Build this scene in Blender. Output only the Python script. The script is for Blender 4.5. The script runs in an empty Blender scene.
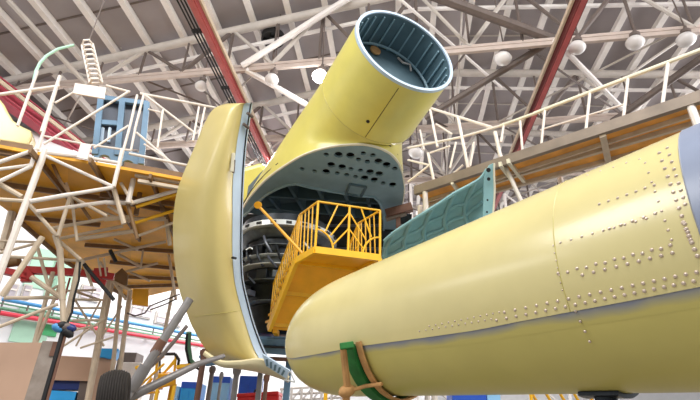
import bpy, bmesh, math, random
from mathutils import Vector as V, Matrix
from mathutils.geometry import delaunay_2d_cdt
random.seed(4)
scene = bpy.context.scene
COL = scene.collection

# ------------------------------------------------------------------ camera
FPX = 480.0
PIT, ROL = math.radians(26.7), math.radians(1.92)
CAM = V((0, 0, 1.6))
FW = V((0, math.cos(PIT), math.sin(PIT)))
R0, U0 = V((1, 0, 0)), V((0, -math.sin(PIT), math.cos(PIT)))
RT = R0 * math.cos(ROL) + U0 * math.sin(ROL)
UP = U0 * math.cos(ROL) - R0 * math.sin(ROL)
cd = bpy.data.cameras.new('camera'); cam = bpy.data.objects.new('camera', cd); COL.objects.link(cam)
cd.sensor_width = 36; cd.lens = 36 * FPX / 700
cam.matrix_world = Matrix(((RT.x, UP.x, -FW.x, CAM.x), (RT.y, UP.y, -FW.y, CAM.y), (RT.z, UP.z, -FW.z, CAM.z), (0, 0, 0, 1)))
scene.camera = cam

def ray(x, y): return FW + RT * ((x - 350) / FPX) + UP * ((200 - y) / FPX)
def P(x, y, d): return CAM + ray(x, y) * d                    # a point at depth d
def PH(x, y, z):                                              # a point at height z
    r = ray(x, y); return CAM + r * ((z - 1.6) / r.z)
class Wall:                                                   # a vertical plane through two points
    def __init__(s, a, b):
        s.a = V((a.x, a.y, 0)); t = V((b.x - a.x, b.y - a.y, 0)).normalized()
        s.t = t; s.n = V((-t.y, t.x, 0))
        if s.n.dot(s.a - V((CAM.x, CAM.y, 0))) < 0: s.n = -s.n
    def at(s, x, y, k=0.0):
        r = ray(x, y); return CAM + r * (((s.a - CAM).dot(s.n) + k) / r.dot(s.n))

# ------------------------------------------------------------------ materials
def srgb(c): return tuple(((v / 255) / 12.92 if v / 255 <= .04045 else ((v / 255 + .055) / 1.055) ** 2.4) for v in c)
def mat(name, rgb, rough=.5, metal=0., var=.12, scale=3., bump=0., stain=None, spec=.5, detail=4):
    m = bpy.data.materials.new(name); m.use_nodes = True
    nt = m.node_tree; N = nt.nodes; L = nt.links
    b = N['Principled BSDF']; b.inputs['Roughness'].default_value = rough; b.inputs['Metallic'].default_value = metal
    b.inputs['Specular IOR Level'].default_value = spec
    tc = N.new('ShaderNodeTexCoord'); nz = N.new('ShaderNodeTexNoise')
    nz.inputs['Scale'].default_value = scale; nz.inputs['Detail'].default_value = detail
    L.new(tc.outputs['Object'], nz.inputs['Vector'])
    cr = N.new('ShaderNodeValToRGB'); c = srgb(rgb)
    cr.color_ramp.elements[0].position = .3; cr.color_ramp.elements[1].position = .7
    lo = [v * (1 - var) for v in c]; hi = [min(1, v * (1 + var)) for v in c]
    if stain: lo = srgb(stain)
    cr.color_ramp.elements[0].color = (*lo, 1); cr.color_ramp.elements[1].color = (*hi, 1)
    L.new(nz.outputs['Fac'], cr.inputs['Fac']); L.new(cr.outputs['Color'], b.inputs['Base Color'])
    if bump:
        bp = N.new('ShaderNodeBump'); bp.inputs['Strength'].default_value = bump; bp.inputs['Distance'].default_value = .02
        L.new(nz.outputs['Fac'], bp.inputs['Height']); L.new(bp.outputs['Normal'], b.inputs['Normal'])
    return m
def emis(name, rgb, s):
    m = bpy.data.materials.new(name); m.use_nodes = True; b = m.node_tree.nodes['Principled BSDF']
    b.inputs['Base Color'].default_value = (*srgb(rgb), 1)
    b.inputs['Emission Color'].default_value = (*srgb(rgb), 1); b.inputs['Emission Strength'].default_value = s
    return m
M = dict(
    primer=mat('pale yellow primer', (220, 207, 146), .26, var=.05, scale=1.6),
    primer_shaded=mat('yellow primer darkened for shade', (198, 186, 106), .34, var=.06, scale=1.6),  # primer darkened to carry the shade on the pod's lower skin
    cowl=mat('cowl yellow primer', (209, 192, 124), .36, var=.05, scale=1.3),
    cowl_pale=mat('cream fairing', (214, 203, 164), .4, var=.05),
    tube=mat('greenish yellow primer', (224, 214, 112), .30, var=.09, scale=1.1),
    seam=mat('blue grey sealant band', (140, 142, 150), .45, var=.12, scale=6),
    greypanel=mat('blue grey panel', (140, 150, 172), .3, var=.06),
    rivet=mat('bare rivet heads', (214, 196, 180), .35, .3, var=.1),
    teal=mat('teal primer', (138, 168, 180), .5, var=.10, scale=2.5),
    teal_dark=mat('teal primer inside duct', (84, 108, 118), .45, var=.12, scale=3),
    teal_green=mat('teal green primer', (140, 184, 188), .5, var=.10, scale=3),
    edge=mat('pale blue edge profile', (184, 204, 222), .4, var=.06),
    cream=mat('cream edge', (226, 220, 196), .45, var=.05),
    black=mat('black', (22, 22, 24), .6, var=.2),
    rubber=mat('black brown rubber', (40, 35, 32), .8, var=.2, scale=20),
    dark_metal=mat('dark engine metal', (44, 48, 52), .35, .7, var=.3, scale=8),
    mid_metal=mat('grey engine metal', (92, 98, 100), .35, .6, var=.25, scale=8),
    silver=mat('silver ring', (205, 208, 205), .35, .4, var=.12, scale=5),
    stair=mat('orange yellow paint', (240, 170, 24), .42, var=.10, scale=3),
    stair_rail=mat('yellow paint', (238, 182, 30), .4, var=.08),
    white=mat('chalky white paint', (226, 216, 206), .5, var=.07, scale=5),
    tan=mat('dusty cream paint', (200, 182, 158), .55, var=.12, scale=4),
    brown=mat('brown dusty steel', (122, 92, 58), .6, var=.2, scale=4),
    deck=mat('varnished plywood', (222, 158, 26), .55, var=.22, scale=1.4, detail=6),
    deckwood=mat('brown planks', (238, 166, 78), .6, var=.25, scale=2.2),
    red=mat('red crane paint', (176, 34, 30), .45, var=.15),
    railred=mat('faded red girder', (176, 84, 82), .55, var=.15, scale=2),
    darkred=mat('dark red girder', (120, 58, 56), .55, var=.15, scale=2),
    pinkred=mat('crimson girder', (176, 64, 80), .55, var=.12),
    roof=mat('grey roof deck', (158, 151, 152), .8, var=.12, scale=.5),
    purlin=mat('pale purlin', (232, 226, 220), .6, var=.06),
    steel=mat('pale grey steel', (196, 188, 180), .5, var=.08),
    chord=mat('pinkish grey chord', (196, 180, 170), .5, var=.08),
    steel_dark=mat('brown grey steel', (104, 92, 86), .55, var=.15),
    white_steel=mat('white steel', (232, 226, 222), .45, var=.05),
    wall=mat('white wall paint', (238, 238, 240), .8, var=.03),
    mint=mat('mint wall paint', (176, 216, 192), .8, var=.05),
    green=mat('green paint', (74, 176, 112), .6, var=.08),
    darkgreen=mat('dark green paint', (96, 140, 110), .6, var=.08),
    railblue=mat('blue pipe paint', (72, 142, 196), .5, var=.08),
    pipered=mat('red pipe paint', (214, 62, 80), .5, var=.08),
    glass=mat('grey window glass', (176, 168, 174), .2, var=.2, scale=1),
    blue=mat('bright blue enamel', (50, 165, 235), .45, var=.08),
    skyblue=mat('light blue enamel', (150, 205, 245), .45, var=.08),
    navy=mat('navy blue enamel', (28, 48, 108), .45, var=.1),
    royal=mat('royal blue enamel', (40, 92, 205), .45, var=.1),
    frameblue=mat('blue grey frame paint', (98, 132, 160), .45, var=.1),
    smoke=mat('dark smoky panel', (78, 84, 96), .3, var=.15),
    beige=mat('beige board', (190, 156, 132), .7, var=.06, scale=1.2),
    plaster=mat('weathered grey board edge', (160, 148, 138), .75, var=.05, scale=3, stain=(122, 108, 96)),
    sling=mat('green webbing', (34, 112, 46), .7, var=.25, scale=9),
    strap=mat('tan canvas strap', (196, 148, 92), .75, var=.18, scale=9),
    floor=mat('grey painted concrete', (140, 134, 126), .6, var=.08, scale=.6),
    beam=mat('weathered grey beam', (136, 122, 108), .65, var=.18, scale=2.5),
    struts=mat('grey strut steel', (126, 122, 120), .4, .2, var=.15, scale=5),
    rust=mat('rusty brown steel', (112, 78, 62), .7, var=.2, scale=6),
    redbox=mat('red enamel', (206, 34, 34), .45, var=.08),
    lampwhite=mat('white lamp glass', (222, 218, 216), .25, var=.02),
    lamp_on=emis('lit lamp glass', (255, 252, 248), 18),
)

for k in ('primer', 'tube', 'cowl'):
    b_ = M[k].node_tree.nodes['Principled BSDF']; b_.inputs['Coat Weight'].default_value = .35; b_.inputs['Coat Roughness'].default_value = .16

# ------------------------------------------------------------------ object helpers
WL = {}
def link(o, loc, parent=None):
    COL.objects.link(o); WL[o] = loc.copy()
    if parent is not None:
        o.parent = parent; o.location = loc - WL[parent]
    else: o.location = loc
    return o
def tag(o, label=None, cat=None, group=None, kind=None):
    if label: o['label'] = label
    if cat: o['category'] = cat
    if group: o['group'] = group
    if kind: o['kind'] = kind
    return o
def thing(name, label, cat, loc, group=None):
    o = bpy.data.objects.new(name, None); o.empty_display_size = .2
    link(o, V(loc)); return tag(o, label, cat, group)
def obj(name, geo, m, parent=None, smooth=False, kind=None, bevel=0):
    vs, fs = geo
    c = sum((V(v) for v in vs), V()) / len(vs)
    me = bpy.data.meshes.new(name); me.from_pydata([V(v) - c for v in vs], [], fs)
    bm = bmesh.new(); bm.from_mesh(me)
    bmesh.ops.remove_doubles(bm, verts=bm.verts, dist=1e-5)
    bmesh.ops.recalc_face_normals(bm, faces=bm.faces)
    if bevel:
        bmesh.ops.bevel(bm, geom=[e for e in bm.edges if e.is_manifold and e.calc_face_angle(0) > .5], offset=bevel, segments=2, affect='EDGES', profile=.5)
    bm.to_mesh(me); bm.free()
    for k in (m if isinstance(m, (list, tuple)) else [m]): me.materials.append(M[k])
    if smooth:
        me.shade_smooth()
        try: me.set_sharp_from_angle(angle=math.radians(38))
        except Exception: pass
    o = bpy.data.objects.new(name, me); link(o, c, parent)
    if kind: o['kind'] = kind
    return o
def join(*gs):
    vs, fs = [], []
    for g in gs:
        n = len(vs); vs += list(g[0]); fs += [tuple(i + n for i in f) for f in g[1]]
    return vs, fs
def hexa(b, t):                                               # any box from two quads
    return list(b) + list(t), [(3, 2, 1, 0), (4, 5, 6, 7), (0, 1, 5, 4), (1, 2, 6, 5), (2, 3, 7, 6), (3, 0, 4, 7)]
def prism(poly, off):
    n = len(poly); off = V(off)
    return [V(p) for p in poly] + [V(p) + off for p in poly], [tuple(range(n))[::-1], tuple(range(n, 2 * n))] + [(i, (i + 1) % n, n + (i + 1) % n, n + i) for i in range(n)]
def path(pts, r, n=8, r2=None, closed=False, flat=None):
    """round tube along points; flat=(w,h,normal) makes a strap"""
    pts = [V(p) for p in pts]; vs, fs = [], []; k = len(pts); ref = None
    for i, p in enumerate(pts):
        a = pts[(i - 1) % k] if (i or closed) else p; b = pts[(i + 1) % k] if (i < k - 1 or closed) else p
        t = (b - a).normalized()
        if ref is None: ref = V((0, 0, 1)) if abs(t.z) < .9 else V((1, 0, 0))
        u = (ref - t * ref.dot(t)).normalized(); w = t.cross(u); ref = u
        rr = r if r2 is None else r + (r2 - r) * i / (k - 1)
        if isinstance(rr, float) or isinstance(rr, int):
            vs += [p + (u * math.cos(2 * math.pi * j / n) + w * math.sin(2 * math.pi * j / n)) * rr for j in range(n)]
    for i in range(k if closed else k - 1):
        for j in range(n):
            a, b = i * n, ((i + 1) % k) * n
            fs.append((a + j, a + (j + 1) % n, b + (j + 1) % n, b + j))
    if not closed: fs += [tuple(range(n))[::-1], tuple(range((k - 1) * n, k * n))]
    return vs, fs
def beam(p, q, w, h, up=V((0, 0, 1))):                        # rectangular bar
    p, q = V(p), V(q); t = (q - p).normalized(); s = t.cross(up).normalized(); u = s.cross(t)
    c = [s * a * w / 2 + u * b * h / 2 for a, b in ((-1, -1), (1, -1), (1, 1), (-1, 1))]
    return hexa([p + x for x in c], [q + x for x in c])
def ibeam(p, q, w, h, tk, up=V((0, 0, 1))):
    p, q = V(p), V(q); t = (q - p).normalized(); s = t.cross(up).normalized(); u = s.cross(t)
    return join(beam(p + u * (h - tk) / 2, q + u * (h - tk) / 2, w, tk), beam(p - u * (h - tk) / 2, q - u * (h - tk) / 2, w, tk), beam(p, q, tk, h - 1.6 * tk))
def lathe(o, a, prof, n=48, closed=False):                    # prof: (s along axis, radius)
    a = V(a).normalized(); h = a.cross(V((0, 0, 1)) if abs(a.z) < .9 else V((1, 0, 0))).normalized(); v = h.cross(a)
    vs = [V(o) + a * s + (h * math.cos(2 * math.pi * j / n) + v * math.sin(2 * math.pi * j / n)) * r for s, r in prof for j in range(n)]
    k = len(prof); fs = []
    for i in range(k if closed else k - 1):
        for j in range(n):
            A, B = i * n, ((i + 1) % k) * n
            fs.append((A + j, A + (j + 1) % n, B + (j + 1) % n, B + j))
    if not closed: fs += [tuple(range(n)), tuple(range((k - 1) * n, k * n))[::-1]]
    return vs, fs
def grid(fn, us, ws, thick=None):                             # fn(u,w)->point ; thick(u,w)->offset vector closes it as a slab
    vs = [V(fn(u, w)) for u in us for w in ws]; a, b = len(us), len(ws)
    fs = [(i * b + j, i * b + j + 1, (i + 1) * b + j + 1, (i + 1) * b + j) for i in range(a - 1) for j in range(b - 1)]
    if thick:
        n = a * b; vs += [V(fn(u, w)) + V(thick(u, w)) for u in us for w in ws]
        fs += [tuple(n + k for k in f[::-1]) for f in fs]
        rim = [(i * b) for i in range(a)] + [(a - 1) * b + j for j in range(1, b)] + [i * b + b - 1 for i in range(a - 2, -1, -1)] + [j for j in range(b - 2, 0, -1)]
        for i in range(len(rim)):
            p, q = rim[i], rim[(i + 1) % len(rim)]; fs.append((p, q, q + n, p + n))
    return vs, fs
def lin(a, b, n): return [a + (b - a) * i / (n - 1) for i in range(n)]
def interp(xs, ys, x):
    if x <= xs[0]: return ys[0]
    for i in range(1, len(xs)):
        if x <= xs[i]:
            t = (x - xs[i - 1]) / (xs[i] - xs[i - 1]); return ys[i - 1] + (ys[i] - ys[i - 1]) * t
    return ys[-1]
def curve(pts, t):                                            # Catmull-Rom through tuples, t 0..1
    n = len(pts) - 1; f = min(max(t, 0), 1) * n; i = min(int(f), n - 1); u = f - i
    g = lambda k: pts[min(max(k, 0), n)]
    p0, p1, p2, p3 = g(i - 1), g(i), g(i + 1), g(i + 2)
    return tuple(.5 * (2 * b + (c - a) * u + (2 * a - 5 * b + 4 * c - d) * u * u + (3 * b - a - 3 * c + d) * u ** 3) for a, b, c, d in zip(p0, p1, p2, p3))
def inside(p, poly):
    c = False; n = len(poly)
    for i in range(n):
        (x1, y1), (x2, y2) = poly[i], poly[i - 1]
        if (y1 > p[1]) != (y2 > p[1]) and p[0] < (x2 - x1) * (p[1] - y1) / (y2 - y1) + x1: c = not c
    return c
def plate(outer, holes, z0, z1):                              # flat plate with real holes
    vs, ed, loops = [], [], []
    for lp in [outer] + holes:
        n = len(vs); k = len(lp); vs += [V(p) for p in lp]; ed += [(n + i, n + (i + 1) % k) for i in range(k)]; loops.append((n, k))
    cv, ce, cf, _, _, _ = delaunay_2d_cdt(vs, ed, [], 0, 1e-6)
    tri = []
    for f in cf:
        c = sum((cv[i] for i in f), V((0, 0))) / len(f)
        if inside(c, outer) and not any(inside(c, h) for h in holes): tri.append(tuple(f))
    n = len(cv); V3 = [V((v.x, v.y, z0)) for v in cv] + [V((v.x, v.y, z1)) for v in cv]
    fs = [t for t in tri] + [tuple(i + n for i in t[::-1]) for t in tri]
    cnt = {}
    for t in tri:
        for i in range(3):
            e = (t[i], t[(i + 1) % 3]); cnt[tuple(sorted(e))] = cnt.get(tuple(sorted(e)), []) + [e]
    for k, l in cnt.items():
        if len(l) == 1: a, b = l[0]; fs.append((b, a, a + n, b + n))
    return V3, fs

# ------------------------------------------------------------------ hall frame: X across, D along
YW = math.radians(6)
HD = V((math.sin(YW), math.cos(YW), 0)); HX = V((math.cos(YW), -math.sin(YW), 0))
def H(x, y, z): return HX * x + HD * y + V((0, 0, z))
RIDGE = 1.0
def roofz(x): return 17.55 - (.165 if x < RIDGE else .115) * abs(x - RIDGE)

def struct(o, ): o['kind'] = 'structure'; return o
struct(obj('floor', hexa([H(-34, -14, -.2), H(34, -14, -.2), H(34, 46, -.2), H(-34, 46, -.2)], [H(-34, -14, 0), H(34, -14, 0), H(34, 46, 0), H(-34, 46, 0)]), 'floor'))
ce = struct(obj('ceiling', join(*[hexa([H(a, -3, roofz(a)), H(b, -3, roofz(b)), H(b, 44, roofz(b)), H(a, 44, roofz(a))],
                                      [H(a, -3, roofz(a) + .25), H(b, -3, roofz(b) + .25), H(b, 44, roofz(b) + .25), H(a, 44, roofz(a) + .25)]) for a, b in ((-30, RIDGE), (RIDGE, 30))]), 'roof'))
px0 = -27.6
for i in range(38):
    x = -9.7 + (i - 13) * 1.42; z = roofz(x)
    obj('purlin', join(beam(H(x, 2, z - .16), H(x, 43, z - .16), .10, .30), beam(H(x, 2, z - .30), H(x, 43, z - .30), .23, .07)), 'purlin', ce)
for y in [4.2 + 2.3 * i for i in range(17)]:                   # joints of the roof sheets
    for sx in (-1, 1):
        e = RIDGE + sx * 28
        obj('sheet_joint', beam(H(RIDGE + sx * .2, y, roofz(RIDGE) - .02), H(e, y - .063 * (e - RIDGE), roofz(e) - .02), .07, .06), 'steel_dark' if sx < 0 else 'steel', ce)

# walls
WLP = Wall(PH(0, 298, 6), PH(188, 333, 6))
def wl(s, z, k=0.): return WLP.a + WLP.t * s + WLP.n * k + V((0, 0, z))
def wls(x, y, k=0.):
    p = WLP.at(x, y, k); return (p - WLP.a).dot(WLP.t), p.z
wleft = struct(obj('wall_left', hexa([wl(-14, 0), wl(34, 0), wl(34, 0, .4), wl(-14, 0, .4)], [wl(-14, 13.0), wl(34, 13.0), wl(34, 13.0, .4), wl(-14, 13.0, .4)]), 'wall'))
struct(obj('wall_back', hexa([H(-28, 43.2, 0), H(28, 43.2, 0), H(28, 43.6, 0), H(-28, 43.6, 0)], [H(-28, 43.2, 15), H(28, 43.2, 15), H(28, 43.6, 15), H(-28, 43.6, 15)]), 'wall'))
def wpanel(name, px, m, k0=-.06, parent=None):
    q = [WLP.at(x, y, -.02) for x, y in px]; s = [(p - WLP.a).dot(WLP.t) for p in q]; z = [p.z for p in q]
    s0, s1, z0, z1 = min(s), max(s), min(z), max(z)
    return obj(name, hexa([wl(s0, z0, .0), wl(s1, z0, .0), wl(s1, z0, k0), wl(s0, z0, k0)], [wl(s0, z1, .0), wl(s1, z1, .0), wl(s1, z1, k0), wl(s0, z1, k0)]), m, parent)
for i, q in enumerate([[(20, 306), (44, 346)], [(36, 247), (54, 292)], [(58, 250), (66, 300)]]): struct(wpanel('trim_%d' % (i + 1), q, 'mint'))
struct(wpanel('trim_4', [(45, 321), (55, 337)], 'green', -.1))
wn = 1
for q in [[(156, 311), (164, 325)], [(165, 312), (172, 327)], [(173, 314), (180, 328)], [(132, 300), (140, 318)], [(142, 303), (150, 320)], [(92, 286), (98, 303)], [(82, 284), (89, 301)], [(10, 283), (14, 300)], [(24, 284), (28, 300)]]:
    fr = struct(wpanel('window_%d' % wn, q, 'steel', -.10)); wn += 1
    s = [wls(x, y) for x, y in q]; s0, s1, z0, z1 = min(a for a, b in s) + .06, max(a for a, b in s) - .06, min(b for a, b in s) + .06, max(b for a, b in s) - .06
    obj('pane', hexa([wl(s0, z0, -.09), wl(s1, z0, -.09), wl(s1, z0, -.13), wl(s0, z0, -.13)], [wl(s0, z1, -.09), wl(s1, z1, -.09), wl(s1, z1, -.13), wl(s0, z1, -.13)]), 'glass', fr)
    zm = z0 + (z1 - z0) * .6
    obj('glazing_bar', beam(wl(s0, zm, -.14), wl(s1, zm, -.14), .05, .06), 'white', fr)
gal = thing('gallery_railing', 'long blue, green and red wall railing along the white left wall', 'railing', wl(0, 6))
def wline(p, q, k): return WLP.at(*p, k), WLP.at(*q, k)
for p, q, m, r in [((2, 299), (206, 337), 'railblue', .07), ((0, 303), (206, 342), 'darkgreen', .03), ((0, 308), (206, 345), 'darkgreen', .06), ((0, 313), (206, 346), 'pipered', .09), ((0, 316), (206, 348), 'steel', .03)]:
    obj('rail', path(wline(p, q, -.5), r), m, gal)
for i in range(9):
    t = i / 8 * .98 + .01
    a = WLP.at(2 + 204 * t, 299 + 38 * t, -.5); b = V((a.x, a.y, WLP.at(206 * t, 313 + 33 * t, -.5).z))
    obj('stanchion', path([a, b], .035), 'steel_dark', gal); obj('bracket', path([b, b + WLP.n * .5], .03), 'steel_dark', gal)

# ------------------------------------------------------------------ roof trusses
def truss(y, label, x0=-24, x1=24):
    H = lambda a, b, c: HX * a + HD * (b - .063 * a) + V((0, 0, c))
    t = thing('roof_truss', label, 'truss', H(0, y, 14), 'roof trusses')
    zb = 14.0; tz = lambda x: roofz(x) - .45
    obj('bottom_chord', join(beam(H(x0, y, zb), H(x1, y, zb), .10, .12), beam(H(x0, y, zb - .2), H(x1, y, zb - .2), .12, .12), beam(H(x0, y, zb - .1), H(x1, y, zb - .1), .05, .2)), 'chord', t)
    for a, b in ((x0, RIDGE), (RIDGE, x1)):
        obj('top_chord', path([H(a, y, tz(a)), H(b, y, tz(b))], .17, 10), 'steel', t, True)
        obj('top_rail', path([H(a, y + .5, tz(a) - .45), H(b, y + .5, tz(b) - .45)], .08), 'white_steel', t, True)
    step = 3.56; n = int((x1 - x0) / step); k = 0
    for i in range(n + 1):
        x = px0 + 1.78 * 2 + i * step
        if x > x1: break
        obj('post', path([H(x, y, zb), H(x, y, tz(x))], .06, 6), 'steel_dark', t)
        if x + step < x1:
            m = x + step / 2
            obj('brace', path([H(x, y, tz(x)), H(m, y, zb)], .07, 6), 'steel' if i % 2 else 'steel_dark', t)
            obj('brace', path([H(m, y, zb), H(x + step, y, tz(x + step))], .085, 6), 'steel' if i % 2 else 'steel_dark', t)
            obj('post', path([H(m, y, zb), H(m, y, tz(m))], .045, 6), 'steel_dark', t)
            if y < 30 and i % 2 == 0:                          # bracing back to the next truss
                obj('cross_brace', path([H(x, y, zb - .1), H(x + step * 1.4, y + 4.6, zb - .1)], .04, 6), 'steel_dark', t)
                obj('cross_brace', path([H(x + step * 1.4, y, zb), H(x, y + 4.6, zb)], .04, 6), 'steel', t)
            if y < 30 and i % 3 == 1:
                obj('sway_brace', path([H(m, y, zb), H(m, y + 4.6, tz(m))], .045, 6), 'steel_dark', t)
                obj('sway_brace', path([H(m, y, tz(m)), H(m, y + 4.6, zb)], .045, 6), 'steel', t)
for y, l in [(13.0, 'nearest roof truss with the long white bottom chord level with the tube mouth'),
             (17.6, 'second roof truss, just behind the chord that passes the tube mouth'),
             (22.2, 'third roof truss, far behind the yellow tube and above the grey wooden dock'),
             (27.0, 'fourth roof truss, second from the far end of the hall'),
             (32.0, 'farthest roof truss at the end of the hall')]: truss(y, l)

# long bracing pipes under the roof
def pipe_thing(name, pts, r, m, label, cat, group=None, n=8):
    o = obj(name, path(pts, r, n), m, None, True); return tag(o, label, cat, group)
pipe_thing('roof_brace', [PH(418, -10, 14.6), PH(552, 39, 14.2)], .17, 'steel_dark', 'thick brown grey roof brace slanting above the tube mouth to the right red girder', 'brace')
pipe_thing('roof_brace', [PH(555, 40, 13.6), PH(634, 121, 13.0)], .10, 'white_steel', 'bright white brace slanting down right from the right red girder', 'brace')
pipe_thing('roof_brace', [PH(425, 118, 12.6), PH(545, 45, 14.0)], .12, 'steel_dark', 'dark pipe rising from behind the tube to the right red girder', 'brace')
pipe_thing('roof_brace', [PH(242, 66, 13.9), PH(352, -4, 16.6)], .12, 'white_steel', 'white brace rising right past the round black roof fan', 'brace')
pipe_thing('roof_brace', [PH(394, -6, 15.6), PH(502, 88, 15.0)], .06, 'white_steel', 'thin white rod crossing the ceiling right of the tube mouth', 'brace')
pipe_thing('roof_brace', [PH(612, 122, 12.6), PH(706, 55, 13.4)], .13, 'steel_dark', 'dark pipe under the white lamps at the upper right', 'brace')
pipe_thing('roof_brace', [PH(8, 0, 14.8), PH(86, 84, 13.6)], .09, 'steel', 'grey pipe slanting down through the upper left corner of the ceiling', 'brace')
pipe_thing('roof_brace', [PH(60, 8, 16.2), PH(122, 48, 15.6)], .05, 'steel', 'thin grey rod across the upper left roof bays', 'brace')
pipe_thing('roof_brace', [PH(246, 70, 13.8), PH(330, 118, 12.9)], .11, 'white_steel', 'white pipe slanting behind the yellow tube beside the left red girder', 'brace')
pipe_thing('roof_brace', [PH(595, 98, 13), PH(712, 18, 15.6)], .05, 'steel', 'thin grey rod rising to the upper right corner behind the lamps', 'brace')

# crane girders
def girder(p, q, w, h, m, label, flange, lip):
    g = thing('crane_girder', label, 'girder', (p + q) / 2)
    obj('web', ibeam(p, q, w, h, .05), m, g)
    obj('lower_flange', beam(p - V((0, 0, h / 2 + .02)), q - V((0, 0, h / 2 + .02)), w * .6, .04), flange, g)
    s = (q - p).cross(V((0, 0, 1))).normalized()
    obj('edge_strip', beam(p + s * lip, q + s * lip, .07, .16), 'tan', g)
    for i in range(9):
        c = p + (q - p) * (i + .5) / 9
        obj('hanger', beam(c + V((0, 0, h / 2)), V((c.x, c.y, 14.0 if c.z < 13.9 else c.z + .6)), .08, .10), 'steel_dark', g)
    return g
a, b = H(-5.95, 6.5, 13.3), H(-5.75, 30, 13.3)
girder(a, b, .24, .42, 'railred', 'faded red crane girder with black cables beside it, left of the yellow tube', 'railred', .20)
for i in range(3):
    off = -.30 - .11 * i
    pipe_thing('power_cable', [a + HX * off, b + HX * off], .028, 'black', ['black power cable next to the left red girder, innermost of three', 'black power cable in the middle of three left of the red girder', 'black power cable farthest left of the three beside the red girder'][i], 'cable')
for i in range(7):
    c = a + (b - a) * (i * .12 + .07)
    tag(obj('cable_clamp', beam(c + HX * -.14 + V((0, 0, .1)), c + HX * -.60 + V((0, 0, .1)), .12, .08), 'black'), 'dark cross clamp holding the three cables to the red girder', 'clamp', 'cable clamps')
girder(H(5.45, 6.5, 13.2), H(5.2, 30, 13.2), .24, .46, 'darkred', 'dark red crane girder right of the tube, rising to the top edge', 'railred', -.22)
girder(H(-15.6, 9, 13.2), H(-14.2, 19.5, 13.2), .7, .6, 'pinkred', 'crimson girder behind the white railing at the far left', 'pinkred', .5)

# lamps
def lamp(px, py, z, label, on=False, r=.28, tilt=0):
    c = PH(px, py, z)
    t = thing('high_bay_lamp', label, 'lamp', c, 'hall lamps')
    ax = V((.15, -.1, 1)).normalized()
    obj('globe', lathe(c, ax, [(-.26 * r / .28, .02)] + [(-.26 * r / .28 * math.cos(k), r * math.sin(k) + .02) for k in lin(.3, 1.57, 7)] + [(.12, r * .8), (.2, r * .4)], 20), 'lamp_on' if on else 'lampwhite', t, True)
    obj('cap', lathe(c + ax * .2, ax, [(0, r * .62), (.12, r * .6), (.16, r * .3), (.3, .05)], 16), 'steel_dark', t, True)
    obj('hanger_rod', path([c + ax * .45, V((c.x, c.y, roofz(c.dot(HX)) - .1))], .025, 6), 'steel_dark', t)
    return c
LC = lamp(320, 76, 13.2, 'lit round lamp glowing just left of the yellow tube', True, .26)
lamp(272, 79, 13.3, 'unlit round lamp between the left red girder and the lit lamp', False, .24)
lamp(201, 86, 13.3, 'dim round lamp left of the black cables', False, .21)
lamp(503, 58, 13.5, 'pale lamp right of the tube mouth under the white chord')
lamp(577, 47, 13.5, 'white lamp just right of the dark red girder', r=.26)
lamp(635, 42, 13.5, 'white lamp second from the right under the white chord', r=.27)
lamp(686, 39, 13.5, 'white lamp farthest right under the white chord', r=.27)
lamp(416, 152, 12.6, 'pale lamp between the yellow hood and the white lattice', r=.3)
fc = PH(273, 38, 15.95)
obj_fan = None
fn = thing('roof_fan', 'round black roof fan in the bay beside the left red girder', 'fan', fc)
obj('housing', lathe(fc, (0, 0, 1), [(-.12, .40), (-.12, .46), (.12, .46), (.12, .40)], 32, True), 'black', fn, True)
obj('back_plate', lathe(fc, (0, 0, 1), [(.10, .01), (.10, .42), (.14, .42), (.14, .01)], 24), 'black', fn)
obj('stem', path([fc + V((0, 0, .12)), V((fc.x, fc.y, roofz(fc.dot(HX)) - .05))], .05, 8), 'black', fn)
obj('hub', lathe(fc, (0, 0, 1), [(-.1, .02), (-.1, .12), (.1, .12), (.1, .02)], 16), 'black', fn)
for i in range(5):
    an = i * 2 * math.pi / 5; d = V((math.cos(an), math.sin(an), 0)); e = V((-d.y, d.x, .5)).normalized() * .12
    obj('blade', prism([fc + d * .1 - e, fc + d * .39 - e, fc + d * .39 + e, fc + d * .1 + e], (0, 0, .02)), 'black', fn)

# ------------------------------------------------------------------ the long yellow pod at the lower right
PD = dict(N=P(298.2177, 346.0089, 7.0), yaw=-.9129, r0=.52, r1=.6601, nl=1.4389, ex=2.5556, ez=1.3361)
PA = V((math.cos(PD['yaw']), math.sin(PD['yaw']), .0028)).normalized()
PHh = PA.cross(V((0, 0, 1))).normalized(); PVv = PHh.cross(PA)
def pod_r(s):
    t = min(max(s / PD['nl'], 0), 1); return (1 - (1 - t) ** PD['ex']) ** (1 / PD['ex']) * (PD['r0'] + (PD['r1'] - PD['r0']) * s / 5)
def pod(s, th, off=0.0):
    r = pod_r(s); return PD['N'] + PA * s + PHh * math.cos(th) * (r + off) + PVv * math.sin(th) * (r * PD['ez'] + off)
def pod_hit(x, y):
    r = ray(x, y); d = 2.0
    while d < 9:
        w = CAM + r * d - PD['N']; s = w.dot(PA)
        if s > 0:
            R = pod_r(s); h, v = w.dot(PHh), w.dot(PVv) / PD['ez']
            if h * h + v * v < R * R: return s, math.atan2(v, h)
        d += .004
    return None
SEND = 9.0
ss = [((i / 24) ** 2) * 1.44 for i in range(25)] + lin(1.5, SEND, 52)
seam_px = [(292, 358), (305, 356), (336, 350.5), (360, 346), (420, 338), (476, 330), (520, 321), (554, 314.6), (632, 300), (697, 287)]
sh = sorted(h for h in (pod_hit(*p) for p in seam_px) if h)
def seam(s): return interp([a for a, b in sh], [b for a, b in sh], s)
SB = pod_hit(683, 172)[0]
TH0 = seam(3.0)
body = thing('aircraft_pod', 'long pale yellow riveted pod with rounded nose filling the lower right', 'aircraft pod', V((PD['N'].x + 2, PD['N'].y - 2, 1.9)))
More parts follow.
